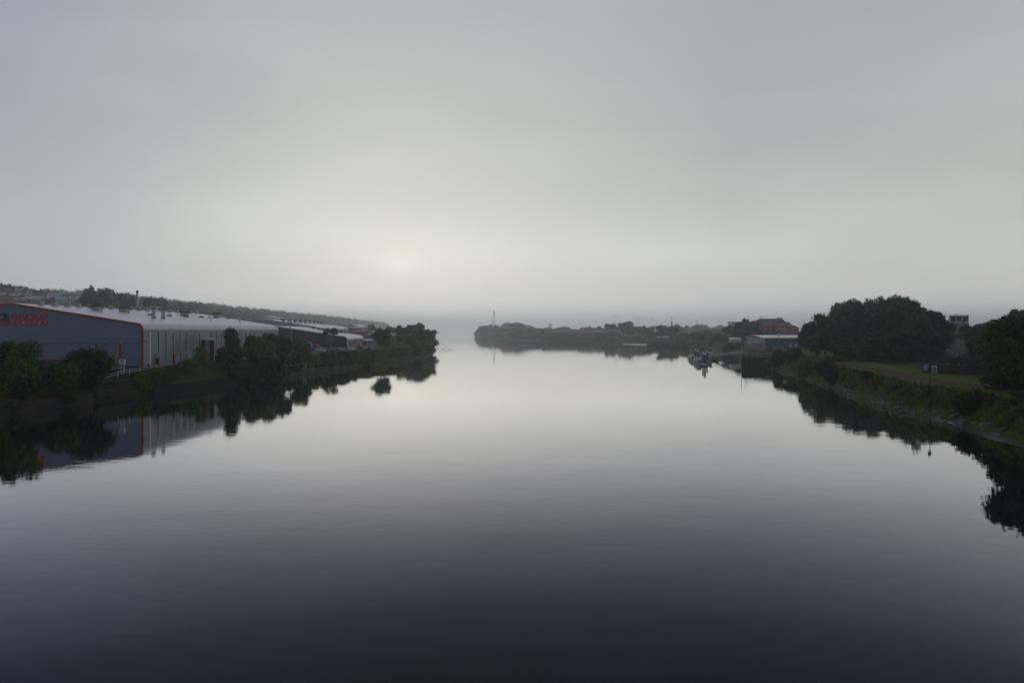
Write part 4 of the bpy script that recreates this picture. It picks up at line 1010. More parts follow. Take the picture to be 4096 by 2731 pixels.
me = crown_mesh('hedge', 44, [(xx, 334, Z0 + .45, .9, .7, .55) for xx in np.arange(-95, -76, .9)], 1600, .3, core=.9, norm=False)
tag(link(me, 'hedge', 'leaf_mid'), 'low clipped hedge along the foot of the dark glass gable', 'hedge')
kb = thing('security_kiosk', 'small white kiosk beside the red doorways of the glass hall', 'kiosk', (at(1438, 1388, 365).x, 365, Z0))
x = at(1438, 1388, 365).x
MB().box(x - .9, x + .9, 364, 366, Z0, Z0 + 2.3).build('wall', 'white_paint', kb); MB().box(x - 1.2, x + 1.2, 363.7, 366.3, Z0 + 2.3, Z0 + 2.55).build('roof', 'pale_sheet', kb)
MB().box(x - .6, x + .6, 363.95, 364.02, Z0 + 1.0, Z0 + 1.9).build('window', 'window_glass', kb)
pb = thing('porch_hut', 'small hut with white sloping roof at the far corner of the glass hall', 'hut', (at(1458, 1380, 410).x, 408, Z0))
x = at(1458, 1380, 408).x
MB().box(x - 1.5, x + 1.5, 407, 410, Z0, Z0 + 2.6).build('wall', 'red_trim', pb)
b = MB(); b.extr([(-2.6, 4.6), (2.0, 2.6), (2.0, 2.8), (-2.6, 4.8)], (x, 406.7, Z0), (1, 0, 0), (0, 0, 1), (0, 1, 0), 3.6); b.build('roof', 'white_paint', pb)

# dark container by the tall bush and the walls at the water
vn = thing('storage_container', 'dark storage container with pale slatted end, half hidden between two bushes', 'container', (-99, 147, Z0))
MB().box(-102.4, -99.2, 145, 151, Z0 + .1, Z0 + 2.7).build('body', 'dark_metal', vn)
MB().box(-102.5, -99.1, 144.9, 151.1, Z0 + 2.7, Z0 + 2.85).build('roof', 'rust_frame', vn)
for k in range(5): MB().box(-101.9, -100.9, 144.9, 145.02, Z0 + .5 + .36 * k, Z0 + .68 + .36 * k).build('slat', 'vent_plastic', vn)

def wallblock(name, label, pts, th, z0, z1, m, cat='wall'):
    b = MB()
    for (xa, ya), (xb, yb) in zip(pts, pts[1:]): b.beam((xa, ya, (z0 + z1) / 2), (xb, yb, (z0 + z1) / 2), th, z1 - z0)
    return tag(b.build(name, m), label, cat)
wallblock('concrete_wall', 'long old concrete wall at the waterline below the tall bushes', [(-85.6, 100), (-85.9, 116), (-83.4, 135)], 1.2, -1, 2.1, 'old_concrete')
for y_, m_, l_ in ((106, 'leaf_dark', 'ivy-like dark shrub hanging over the nearest end of the concrete river wall'), (117, 'leaf_olive', 'olive shrub spilling over the middle of the concrete river wall'), (128, 'leaf_dark', 'dark shrub spilling over the far end of the concrete river wall')):
    plant('low', lw(y_) + .9, y_, .9, 1.7, 4.2, l_, m_, 'shrub')
for k in range(4):
    b = MB(); b.beam((-83.2 - .9 * k, 136 + k, 1.2 + .75 * k), (-79.5 - .9 * k, 160 - k, 1.2 + .75 * k), 1.3, .55)
    tag(b.build('concrete_ledge', 'old_concrete'), ('lowest', 'second lowest', 'second highest', 'highest')[k] + ' of the weathered stepped ledges below the guard rail', 'ledge', 'stepped ledges on the left bank')
b = MB(); b.beam((-80.2, 152, .7), (-74.5, 182, .7), 1.0, 2.4); tag(b.build('timber_wall', 'timber_dark'), 'dark timber river wall below the leafy shrub and ghost lettering', 'wall')
b = MB(); b.beam((-75.6, 184, .55), (-71.2, 206, .55), .8, 1.5); tag(b.build('timber_wall', 'timber_dark'), 'dark timber river wall below the clump of round trees', 'wall')

tj = thing('timber_quay', 'decaying timber quay with grey plank deck and dark posts on the left bank', 'quay', (-66, 225, 0))
def lwpt(y, off): return Vector((lw(y) + off, y, 0))
for k in range(9):
    y_ = 205 + 6.5 * k; p = lwpt(y_, 1.2); b = MB(); b.cyl((p.x, p.y, -1.5), (p.x + .1, p.y, 3.2 + .8 * math.sin(k * 2.1)), .24, .2, 7); b.build('post', 'timber_dark', tj)
for z, (a, c) in ((.9, (205, 257)), (.35, (209, 263)), (1.6, (220, 240))):
    b = MB(); b.tube([lwpt(q, 1.5) + Vector((0, 0, z)) for q in np.linspace(a, c, 5)], .13, 5); b.build('waling_beam', 'timber_grey', tj)
b = MB()
for q in np.arange(211, 226, .8): p = lwpt(q, -1.2); b.obox((p.x, q, 3.35 + .05 * math.sin(q * 3)), 4.4, .7, .12, .1)
b.build('deck', 'timber_grey', tj)
b = MB(); b.beam(lwpt(226, -1.5) + Vector((0, 0, 2.4)), lwpt(241, -1.2) + Vector((0, 0, 2.4)), .6, 2.4); b.build('retaining_wall', 'concrete', tj)

# ------------------------------------------------------------------ cars
def car(paintm):
    r = thing('parked_car', None, None)
    prof = [(-2.1, .35), (-2.12, .75), (-1.95, .95), (-1.1, 1.02), (-.95, 1.02), (1.75, 1.02), (2.05, .92), (2.12, .6), (2.08, .32)]
    b = MB(); n = len(prof); rows = ((-.88, .0), (-.80, .06), (.80, .06), (.88, .0)); vs = []
    for yy, dz in ((-.9, -.06), (-.78, 0), (.78, 0), (.9, -.06)): vs += [(x, yy, z + (dz if z > .5 else 0)) for x, z in prof]
    fs = [(j * n + i, j * n + (i + 1) % n, (j + 1) * n + (i + 1) % n, (j + 1) * n + i) for j in range(3) for i in range(n)] + [tuple(range(n)), tuple(range(3 * n, 4 * n))]
    b.add(vs, fs); b.build('body', paintm, r)
    cab = [(-1.25, 1.0), (-.45, 1.5), (1.1, 1.52), (1.85, 1.0)]; b = MB(); n = 4; vs = []
    for yy, k in ((-.80, 0), (-.62, 1), (.62, 1), (.80, 0)): vs += [(x, yy, z if k else min(z, 1.02 if z < 1.2 else 1.0)) for x, z in cab]
    vs = [(x, yy * (1 if z < 1.2 else .78), z) for yy in (-.82, .82) for x, z in cab]
    b.add(vs, [(0, 1, 2, 3), (4, 5, 6, 7), (0, 1, 5, 4), (1, 2, 6, 5), (2, 3, 7, 6), (3, 0, 4, 7)]); b.build('window_glass', 'window_glass', r)
    b = MB(); b.add([(-.5, -.6, 1.5), (1.15, -.6, 1.52), (1.15, .6, 1.52), (-.5, .6, 1.5), (-.42, -.55, 1.56), (1.05, -.55, 1.58), (1.05, .55, 1.58), (-.42, .55, 1.56)], [(3, 2, 1, 0), (4, 5, 6, 7), (0, 1, 5, 4), (1, 2, 6, 5), (2, 3, 7, 6), (3, 0, 4, 7)])
    for sg in (-1, 1):
        b.beam((-1.25, .81 * sg, 1.0), (-.48, .62 * sg, 1.5), .09); b.beam((1.85, .81 * sg, 1.0), (1.12, .62 * sg, 1.52), .12); b.beam((.35, .815 * sg, 1.0), (.35, .63 * sg, 1.5), .08)
    b.build('roof', paintm, r)
    for x in (-1.35, 1.35):
        for sg in (-1, 1):
            b = MB(); b.cyl((x, sg * .72, .33), (x, sg * .93, .33), .33, n=14); w = b.build('wheel', 'rubber', r)
            b = MB(); b.cyl((x, sg * .931, .33), (x, sg * .945, .33), .2, n=10); b.build('rim', 'galvanised', w)
    for sg in (-1, 1):
        MB().box(-2.15, -2.0, sg * .65 - .18, sg * .65 + .18, .68, .82).build('headlight', 'white_paint', r)
        MB().box(2.03, 2.13, sg * .65 - .16, sg * .65 + .16, .72, .86).build('tail_light', 'lamp_red', r)
    return r
C0 = car('car_white')
first = True
for px, yb, mm, s, rz, lab in ((1283, 1408, 'white', 1.12, -35, 'white estate car parked apart, nearest to the red notice board'), (1258, 1404, 'black', 1.0, -30, 'dark car tucked behind the bright green tree'), (1322, 1405, 'grey', 1.0, -40, 'dark grey car parked beside the birch trunk'),
                               (1341, 1404, 'navy', 1.0, -40, 'dark blue car just right of the birch trunk'), (1360, 1404, 'silver', 1.0, -45, 'silver car in the middle of the parked row'), (1376, 1403.5, 'black', 1.0, -45, 'black car between the silver and the white saloon'),
                               (1401, 1402, 'white', 1.0, -42, 'white saloon car left of the two red cars'), (1419, 1401.5, 'red', 1.0, -50, 'bright red hatchback between white saloon and dark red car'), (1445, 1400.5, 'crimson', 1.15, -18, 'large dark red car at the right end of the row'),
                               (1566, 1391, 'white', 1.0, -30, 'white car right of the lone tree'), (1546, 1393, 'silver', 1.0, -30, 'silver car showing under the lone tree'), (1582, 1388, 'silver', 1.05, -30, 'pale grey car farthest right beyond the lone tree'),
                               (1590, 1355, 'white', 1.3, 10, 'white van-like car beside the wooded point, right of the white shed'), (1608, 1356, 'white', 1.2, 10, 'white car nearest the trees of the wooded point')):
    c = C0 if first else dup(C0); first = False
    D = F * (HC - Z0 - .1) / (yb - HY) if yb > 1370 else 440
    p = at(px, yb, D); c.location = (p.x, D, Z0 + .1 if D < 345 else Z0 + .08); c.rotation_euler = (0, 0, R(rz + 180)); c.scale = (s, s, s * (1.1 if s > 1.05 else 1))
    for k in kid(c, 'body') + kid(c, 'roof'): paint(k, 'car_' + mm)
    tag(c, lab, 'car', 'cars parked along the left bank')
b = MB()
# ------------------------------------------------------------------ blue clubhouse and quay on the right bank
def clubhouse():
    A, B_, C_, D_ = Vector((125, 337, 0)), Vector((178, 337, 0)), Vector((190, 398, 0)), Vector((137, 398, 0))
    r = thing('clubhouse', 'long blue-grey clubhouse with yellow trim, pale roof and first-floor balcony', 'building', (125, 337, 4.6))
    z0, zt, zr = 4.2, 10.4, 11.6
    b = MB(); vs = [p + Vector((0, 0, z)) for z in (z0, zt) for p in (A, B_, C_, D_)]
    b.add(vs, [(3, 2, 1, 0), (4, 5, 6, 7), (0, 1, 5, 4), (1, 2, 6, 5), (2, 3, 7, 6), (3, 0, 4, 7)]); b.build('wall', 'blue_cladding', r)
    u = (B_ - A).normalized(); w = (D_ - A).normalized(); up = Vector((0, 0, 1)); L = (D_ - A).length
    b = MB(); o = A - u * 1.0
    b.extr([(-.8, zt + .01), (L / 2, zr), (L + .8, zt + .01), (L + .8, zt + .25), (L / 2, zr + .25), (-.8, zt + .25)], o, w, up, u, 55); b.build('roof', 'roof_sheet', r)
    b = MB(); b.beam(A - u * 1.02 - w * .86 + up * (zt + .1), B_ + u * 1 - w * .86 + up * (zt + .1), .08, .42); b.beam(A - u * 1.06 - w * .8 + up * (zt + .1), A - u * 1.06 + w * (L / 2) + up * (zr + .1), .08, .42); b.build('fascia', 'yellow_trim', r)
    b = MB(); b.beam(A - w * .05 + up * 4.9, B_ - w * .05 + up * 4.9, .16, 1.2); b.beam(A - u * .05 + up * 4.9, D_ - u * .05 + up * 4.9, .16, 1.2); b.build('plinth', 'brick_red', r)
    c = A - u * 1 + w * 14 + up * 11.2; b = MB(); b.cyl(A + u * 9 + w * 12 + up * 10.6, A + u * 9 + w * 12 + up * 12.2, .5, n=10); b.cyl(A + u * 9 + w * 12 + up * 12.2, A + u * 9 + w * 12 + up * 12.7, .8, .5, 10); b.build('roof_cowl', 'galvanised', r)
    # balcony along the river side
    b = MB(); b.beam(A - u * 1.4 - w * 1.6 + up * 8.2, A - u * 1.4 + w * 44 + up * 8.2, 3.0, .28); bal = b.build('balcony', 'yellow_trim', r)
    b = MB()
    for k in range(16): q = A - u * 2.85 + w * (-1.5 + 3 * k); b.beam(q + up * 8.3, q + up * 9.5, .07)
    for z in (8.7, 9.1, 9.5): b.beam(A - u * 2.85 - w * 1.6 + up * z, A - u * 2.85 + w * 44 + up * z, .06)
    for k in range(3): q = A - u * (2.85 - 1.4 * k) - w * 1.6; b.beam(q + up * 8.3, q + up * 9.5, .07)
    b.beam(A - u * 2.85 - w * 1.6 + up * 9.5, A - w * 1.6 + up * 9.5, .06); b.build('railing', 'rust_frame', bal)
    for k in (1, 12, 26, 40): q = A - u * 2.5 + w * k; MB().beam(q + up * 3.6, q + up * 8.06, .3).build('stilt', 'blue_cladding', bal)
    for k in range(4):
        q = A - u * .08 + w * (8 + 11 * k); f = MB().beam(q + up * 6.4 - w * 2, q + up * 6.4 + w * 2, .12, 1.3).build('window', 'white_paint', r)
        MB().beam(q - u * .05 + up * 6.4 - w * 1.8, q - u * .05 + up * 6.4 + w * 1.8, .1, 1.05).build('pane', 'window_glass', f)
    for px, py in ((3088, 1358), (3127, 1360)):
        p = at(px, py, 337); f = MB().box(p.x - .75, p.x + .75, 336.93, 337.05, p.z - .45, p.z + .45).build('window', 'galvanised', r); MB().box(p.x - .62, p.x + .62, 336.88, 337.0, p.z - .33, p.z + .33).build('pane', 'window_glass', f)
    for p0, p1 in ((3156, 3169), (3177, 3190)):
        a, c = at(p0, 1391, 337), at(p1, 1374, 337); MB().box(a.x, c.x, 336.9, 337.05, 5.2, c.z).build('shutter_door', 'pale_cladding', r)
    p = at(3206, 1388, 337); q = at(3232, 1376, 337); MB().box(p.x, q.x, 336.9, 337.05, 5.4, q.z).build('shutter_door', 'blue_shutter', r)
    p = at(3173, 1388, 337); b = MB(); b.box(p.x - .1, p.x + .1, 336.85, 337.02, 5, 10.3); b.build('downpipe', 'dark_metal', r)
clubhouse()
f_ = thing('white_railing', 'white post and rail fence in front of the blue clubhouse wall', 'railing', (at(3114, 1390, 325).x, 325, 5))
b = MB(); a, c = at(3095, 1389, 325), at(3134, 1389, 325)
for k in range(6): x = a.x + (c.x - a.x) * k / 5; b.box(x - .05, x + .05, 324.95, 325.05, 4.9, 6.6)
b.build('post', 'white_paint', f_); f_.children[0].name = 'fence_posts'
b = MB()
for z in (5.8, 6.5): b.box(a.x, c.x, 324.97, 325.03, z, z + .08)
b.build('rail', 'white_paint', f_)
shed('boat_store', 'small white flat-roofed store left of the blue clubhouse', 2926, 2964, 1353, 1357, 432, 6, 'render_white', 'roof_sheet', z0=4.9, gable=False)

def qz(x, y): return 4.0
qw = thing('timber_wharf', 'dark timber wharf standing in the river in front of the blue clubhouse', 'wharf', (92, 270, 0))
b = MB(); P = [(88.5, 262), (99.5, 258.5), (124, 300), (110, 322)]
b.add([(x, y, z) for z in (-1.5, 3.9) for x, y in P], [(3, 2, 1, 0), (4, 5, 6, 7), (0, 1, 5, 4), (1, 2, 6, 5), (2, 3, 7, 6), (3, 0, 4, 7)]); b.build('wharf_wall', 'timber_dark', qw)
b = MB(); b.add([(x, y, z) for z in (3.92, 4.05) for x, y in [(88.2, 261.6), (99.7, 258.1), (124.4, 300), (110, 322.4)]], [(3, 2, 1, 0), (4, 5, 6, 7), (0, 1, 5, 4), (1, 2, 6, 5), (2, 3, 7, 6), (3, 0, 4, 7)]); b.build('deck', 'earth', qw)
for k in range(9):
    u = k / 8; x, y = 88.5 + 11 * u, 261.8 - 3.4 * u; b = MB(); b.cyl((x, y - .15, -1.5), (x, y - .15, 4.3), .2, n=7); b.build('fender_pile', 'timber_dark', qw)
for k in range(1, 9):
    u = k / 8; x, y = 88.3 + 21.5 * u, 262 + 60 * u; b = MB(); b.cyl((x - .15, y, -1.5), (x - .15, y, 4.3), .2, n=7); b.build('fender_pile', 'timber_dark', qw)
wf = thing('wharf_fence', 'dark post and rail fence on the front edge of the timber wharf', 'fence', (97, 260, 4.05))
for k in range(7): u = k / 6; x, y = 89.5 + 9.6 * u, 262.4 - 3.2 * u; MB().box(x - .08, x + .08, y - .08, y + .08, 4.05, 5.3).build('post', 'timber_dark', wf)
for z in (4.65, 5.2): b = MB(); b.beam((89.5, 262.4, z), (99.1, 259.2, z), .07, .12); b.build('rail', 'timber_dark', wf)
for px, top, D, h_, lab in ((2966, 1368, 266, 0, 'white pole at the river corner of the timber wharf'), (2981, 1374, 275, 0, 'thin pale pole in the middle of the three wharf poles'), (2990, 1372, 283, 0, 'thin pale pole nearest the lawn on the timber wharf')):
    p = at(px, top, D); t = thing('flagpole', lab, 'pole', (p.x, D, 4.05)); b = MB(); b.cyl((p.x, D, 4.0), (p.x, D, p.z), .1, .06, 7); b.build('shaft', 'galvanised', t); b = MB(); b.cyl((p.x, D, p.z), (p.x, D, p.z + .14), .1, .1, 7); b.build('cap', 'white_paint', t)
t = thing('wooden_fence', 'low rail fence along the river edge left of the clubhouse lawn', 'fence', (126, 395, 4.9))
for k in range(10): x, y = 138.5 + 1.2 * k, 400 + 8 * k; MB().box(x - .1, x + .1, y - .1, y + .1, 4, 6.1).build('post', 'timber_grey', t)
for z in (5.3, 5.9): b = MB(); b.beam((138.5, 400, z), (149.3, 472, z), .08, .15); b.build('rail', 'timber_grey', t)

# gangway and pontoon
gw = thing('gangway', 'pale lattice gangway sloping from the wharf down to the pontoon', 'gangway', (97, 318, 2.5))
G0, G1 = Vector((101.3, 300, 4.2)), Vector((99.8, 348, .75))
b = MB(); b.beam(G0, G1, 1.6, .14); b.build('deck', 'pontoon_deck', gw)
side = Vector((.85, 0, 0)); up = Vector((0, 0, 1.15)); n = 12
for sg in (-1, 1):
    b = MB(); b.beam(G0 + side * sg + up, G1 + side * sg + up, .1); b.beam(G0 + side * sg + up * .5, G1 + side * sg + up * .5, .05)
    for k in range(n):
        p, q = G0.lerp(G1, k / n), G0.lerp(G1, (k + 1) / n); b.beam(p + side * sg, p + side * sg + up, .06); b.beam(p + side * sg + (up if k % 2 else up * 0), q + side * sg + (up * 0 if k % 2 else up), .05)
    b.build('lattice_side', 'galvanised', gw)
G0b = at(2965, 1411, 300); 
pn = thing('pontoon', 'floating pontoon of dark grey decking where the small boats lie', 'pontoon', (84, 300, 0))
a, c = Vector((76.0, 271, 0)), Vector((97.5, 352, 0)); d = (c - a).normalized(); nn = Vector((d.y, -d.x, 0))
for k in range(5):
    p, q = a.lerp(c, k / 5), a.lerp(c, (k + 1) / 5 - .004); b = MB(); b.beam(p + Vector((0, 0, .38)), q + Vector((0, 0, .38)), 2.6, .5); s_ = b.build('deck_section', 'pontoon_deck', pn)
    b = MB(); b.beam(p + d * .5 + Vector((0, 0, .02)), q - d * .5 + Vector((0, 0, .02)), 2.2, .3); b.build('float', 'pile_black', s_)
for i, (px, base, top, lab) in enumerate(((2783, 1431, 1399, 'farthest left'), (2793, 1434, 1401, 'second from left'), (2812, 1452, 1408, 'left of the front trio'), (2820, 1458, 1413, 'nearest, in the middle of the front trio'), (2828, 1444, 1404, 'rightmost of the front trio'))):
    D = F * (HC - .3) / (base - HY); p = at(px, top, D)
    t = thing('mooring_pile', f'black white-capped mooring pile at the pontoon, {lab}', 'pile', (p.x, D, 0), 'mooring piles at the pontoon')
    b = MB(); b.cyl((p.x, D, -2), (p.x, D, p.z - .7), .34, n=12); b.build('post', 'pile_black', t)
    b = MB(); b.cyl((p.x, D, p.z - .7), (p.x, D, p.z - .1), .52, n=12); b.cyl((p.x, D, p.z - .1), (p.x, D, p.z + .4), .52, .06, 12); b.build('cap', 'white_paint', t)

def boat(cabin=True, L=7.5, W=2.7):
    r = thing('motor_boat', None, None)
    secs = [(-L / 2, .80, .0, 1.0), (-L / 4, .98, -.1, 1.0), (0, 1.0, -.1, 1.05), (L / 4, .80, -.05, 1.2), (L * .42, .38, .15, 1.4), (L / 2, .03, .6, 1.5)]
    vs = []; m = 7
    for x, k, zb, zt in secs:
        for a in range(m):
            t_ = a / (m - 1) * 2 - 1; yy = W / 2 * k * t_; zz = zb + (zt - zb) * abs(t_) ** 2.2; vs.append((x, yy, zz))
    fs = [(i * m + j, i * m + j + 1, (i + 1) * m + j + 1, (i + 1) * m + j) for i in range(5) for j in range(m - 1)] + [tuple(range(m))]
    fs += [(i * m, (i + 1) * m, (i + 1) * m + m - 1, i * m + m - 1) for i in range(5)]
    b = MB(); b.add(vs, fs); b.build('hull', 'boat_hull_grey' if cabin else 'boat_white', r)
    b = MB()
    for sg in (-1, 1): b.tube([(x, sg * W / 2 * k * 1.02, zt - .02) for x, k, zb, zt in secs], .09, 6)
    b.build('rubbing_strake', 'boat_dark', r)
    if cabin:
        b = MB(); b.add([(-1.4, -.95, .95), (1.3, -.95, 1.0), (1.3, .95, 1.0), (-1.4, .95, .95), (-1.4, -.82, 2.35), (.75, -.82, 2.35), (.75, .82, 2.35), (-1.4, .82, 2.35)], [(3, 2, 1, 0), (4, 5, 6, 7), (0, 1, 5, 4), (1, 2, 6, 5), (2, 3, 7, 6), (3, 0, 4, 7)]); cb = b.build('cabin', 'boat_white', r)
        MB().box(-1.6, .95, -.95, .95, 2.36, 2.48).build('roof', 'boat_white', cb)
        for y0, y1 in ((-.72, -.06), (.06, .72)):
            b = MB(); b.add([(1.24, y0, 1.22), (1.24, y1, 1.22), (.84, y1, 2.18), (.84, y0, 2.18), (1.19, y0, 1.22), (1.19, y1, 1.22), (.79, y1, 2.18), (.79, y0, 2.18)], [(0, 1, 2, 3), (7, 6, 5, 4), (0, 4, 5, 1), (1, 5, 6, 2), (2, 6, 7, 3), (3, 7, 4, 0)]); 
            b.xf(Matrix.Translation((.03, 0, 0))); b.build('windscreen', 'window_glass', cb)
        for sg in (-1, 1): MB().box(-1.1, .6, sg * .93 - .02, sg * .93 + .02, 1.5, 2.1).build('side_window', 'window_glass', cb)
        b = MB(); b.cyl((-.4, 0, 2.48), (-.4, 0, 3.3), .03, n=5); b.build('mast', 'galvanised', cb)
        b = MB(); b.tube([(1.6, -.9, 1.85), (2.8, -.5, 2.05), (3.5, 0, 2.1), (2.8, .5, 2.05), (1.6, .9, 1.85)], .03, 5)
        for x, y_ in ((1.6, .9), (2.8, .5), (1.6, -.9), (2.8, -.5)): b.cyl((x, y_, 1.2), (x, y_, 1.95), .025, n=5)
        b.build('bow_rail', 'galvanised', r)
    else:
        for x in (-1.2, .4): MB().box(x - .2, x + .2, -.9, .9, .72, .8).build('thwart', 'timber_grey', r)
        b = MB(); b.box(-L / 2 - .35, -L / 2 + .05, -.22, .22, .3, 1.5); b.build('outboard', 'boat_dark', r)
    return r
BT = boat(); first = True
for px, wl, lab, rz in ((2771, 1443, 'front grey cabin boat of the farther pair moored at the pontoon', -96), (2764, 1437, 'rear cabin boat of the farther pair moored at the pontoon', -92), (2796, 1459.5, 'nearest grey cabin boat with its bow towards the river, at the pontoon end', -97), (2786, 1453, 'cabin boat tucked behind the nearest grey cabin boat', -92)):
    o = BT if first else dup(BT); first = False; D = F * HC / (wl - HY) + 3.4; p = at(px, wl, D)
    o.location = (p.x, D, -.12); o.rotation_euler = (0, 0, R(rz)); tag(o, lab, 'boat', 'boats moored at the pontoon')
BD = boat(False, 4.6, 1.9)
for k, (px, wl, lab, rz) in enumerate(((2836, 1458, 'small white open dinghy on the right side of the pontoon end', -70), (2831, 1450, 'white dinghy just behind the nearest dinghy', -80))):
    o = BD if k == 0 else dup(BD); D = F * HC / (wl - HY) + 2; p = at(px, wl, D); o.location = (p.x, D, -.1); o.rotation_euler = (0, 0, R(rz)); tag(o, lab, 'dinghy', 'dinghies at the pontoon')
o = dup(BD); o.name = 'rowing_boat'; p = at(2842, 1443, 322); o.location = (p.x, 322, -.1); o.scale = (1.6, .8, .8); o.rotation_euler = (0, 0, R(-10)); tag(o, 'long low dark rowing boat lying across the pontoon beside the gangway', 'rowing boat')
for h in kid(o, 'hull'): paint(h, 'boat_dark')

# timber jetty
jt = thing('timber_jetty', 'long dark timber jetty on braced piles with greenish handrail', 'jetty', (142, 582, 0))
zd = 4.5; x0, x1, yj = 115.5, 172.0, 582.0
b = MB(); b.box(x0, x1, yj - 3.5, yj + 3.5, zd - .35, zd); b.build('deck', 'timber_grey', jt)
b = MB()
for yy in (yj - 3.3, yj, yj + 3.3): b.box(x0, x1, yy - .15, yy + .15, zd - .95, zd - .36)
b.build('girder', 'timber_dark', jt)
x = x0 + .4
while x < x1:
    for yy in (yj - 3.2, yj + 3.2):
        b = MB(); b.cyl((x, yy, -2), (x, yy, zd - .96), .3, n=7); b.build('pile', 'timber_dark', jt)
    x += 1.9 if x < 136 else 4.6
b = MB(); b.box(x0 + .2, 150, yj - .2, yj + .2, -1, 2.3); b.box(x0 + .2, 146, yj - 3.75, yj - 3.5, .5, 1.6); b.build('waling_boards', 'timber_dark', jt)
b = MB(); x = 138.0
while x < 168:
    b.beam((x, yj - 3.2, .4), (x + 2.3, yj - 3.2, 3.3), .28); b.beam((x + 4.6, yj - 3.2, .4), (x + 2.3, yj - 3.2, 3.3), .28); x += 4.6
b.build('brace', 'timber_dark', jt)
b = MB()
for yy in (yj - 3.3, yj + 3.3):
    x = x0 + .2
    while x < x1: b.box(x - .08, x + .08, yy - .08, yy + .08, zd, zd + 1.6); x += 1.6
    for z in (.75, 1.5): b.box(x0, x1, yy - .06, yy + .06, zd + z, zd + z + .14)
b.build('handrail', 'vent_moss', jt)

# grey shed and far buildings on the right bank
shed('grey_shed', 'low grey shed with pale roof half hidden behind the timber jetty', 2632, 2678, 1344, 1352, 735, 16, 'concrete', 'roof_sheet', z0=4.6, gable=False)
def brickhouse(name, label, px0, px1, yr, ye, D, depth, nwin, m='brick_red', roofm='roof_grey', z0=4.8, light=0, group=None):
    a, c = at(px0, ye, D), at(px1, yr, D); r = thing(name, label, 'building', ((a.x + c.x) / 2, D, z0), group)
    x0, x1, zt, zr = a.x, c.x, a.z, c.z
    b = MB(); b.extr([(D, z0 - 1), (D, zt), (D + depth / 2, zr - .1), (D + depth, zt), (D + depth, z0 - 1)], (x0, 0, 0), (0, 1, 0), (0, 0, 1), (1, 0, 0), x1 - x0); b.build('wall', m, r)
    s = (zr - zt) / (depth / 2); b = MB(); o = 1.0
    b.extr([(D - o, zt - o * s), (D + depth / 2, zr), (D + depth + o, zt - o * s), (D + depth + o, zt - o * s + .3), (D + depth / 2, zr + .3), (D - o, zt - o * s + .3)], (x0 - .8, 0, 0), (0, 1, 0), (0, 0, 1), (1, 0, 0), x1 - x0 + 1.6); rf = b.build('roof', roofm, r)
    for i in range(nwin):
        x = x0 + (x1 - x0) * (i + .5) / nwin
        f = MB().box(x - .9, x + .9, D - .08, D + .02, zt - 4.3, zt - 2.2).build('window', 'render_cream', r); MB().box(x - .7, x + .7, D - .12, D - .04, zt - 4.1, zt - 2.4).build('pane', 'window_glass', f)
    b = MB(); b.box(x0 + .02, x1 - .02, D - .05, D + .02, zt - 1.9, zt - .3); b.build('wall_band', 'roof_tile_dark', r)
    for k in range(light):
        x = x0 + (x1 - x0) * (.36 + .07 * k); y0 = D + depth * .22; zc = zt + s * depth * .22 + .32
        b = MB(); b.add([(x - .9, y0, zc), (x + .9, y0, zc), (x + .9, y0 + 1.6, zc + 1.6 * s), (x - .9, y0 + 1.6, zc + 1.6 * s), (x - .9, y0, zc + .12), (x + .9, y0, zc + .12), (x + .9, y0 + 1.6, zc + 1.6 * s + .12), (x - .9, y0 + 1.6, zc + 1.6 * s + .12)], [(3, 2, 1, 0), (4, 5, 6, 7), (0, 1, 5, 4), (1, 2, 6, 5), (2, 3, 7, 6), (3, 0, 4, 7)]); b.build('rooflight', 'white_paint', rf)
    return r
BG = 'long brick buildings on the far shore'
brickhouse('brick_office', 'long brick building with grey roof and four bright rooflights, the one farthest right', 2318, 2484, 1319, 1331, 878, 16, 12, light=4, group=BG)
brickhouse('brick_office', 'long brick building with grey roof, second from the right of the far shore row', 2182, 2312, 1319, 1330, 935, 16, 10, group=BG)
brickhouse('brick_office', 'brown-roofed brick building directly right of the two-tier pavilion', 2112, 2180, 1317, 1327, 1010, 16, 5, roofm='roof_tile_dark', group=BG)
brickhouse('brick_office', 'brown-roofed brick building in front of the two-tier pavilion', 2056, 2116, 1316, 1326, 1060, 16, 5, roofm='roof_tile_dark', group=BG)
brickhouse('terrace', 'long red-brown roofed terrace above the light green thicket', 2786, 2888, 1318, 1328, 900, 14, 8, m='brick_brown', roofm='roof_tile_red', z0=8)
shed('white_house', 'small white gable-ended house at the left end of the red-brown terrace', 2768, 2785, 1317, 1325, 895, 12, 'render_white', 'roof_grey', z0=7)
shed('white_house', 'small white roofed house in the haze behind the dark jetty trees', 2624, 2640, 1308, 1312, 1050, 14, 'render_white', 'pale_sheet', z0=5)

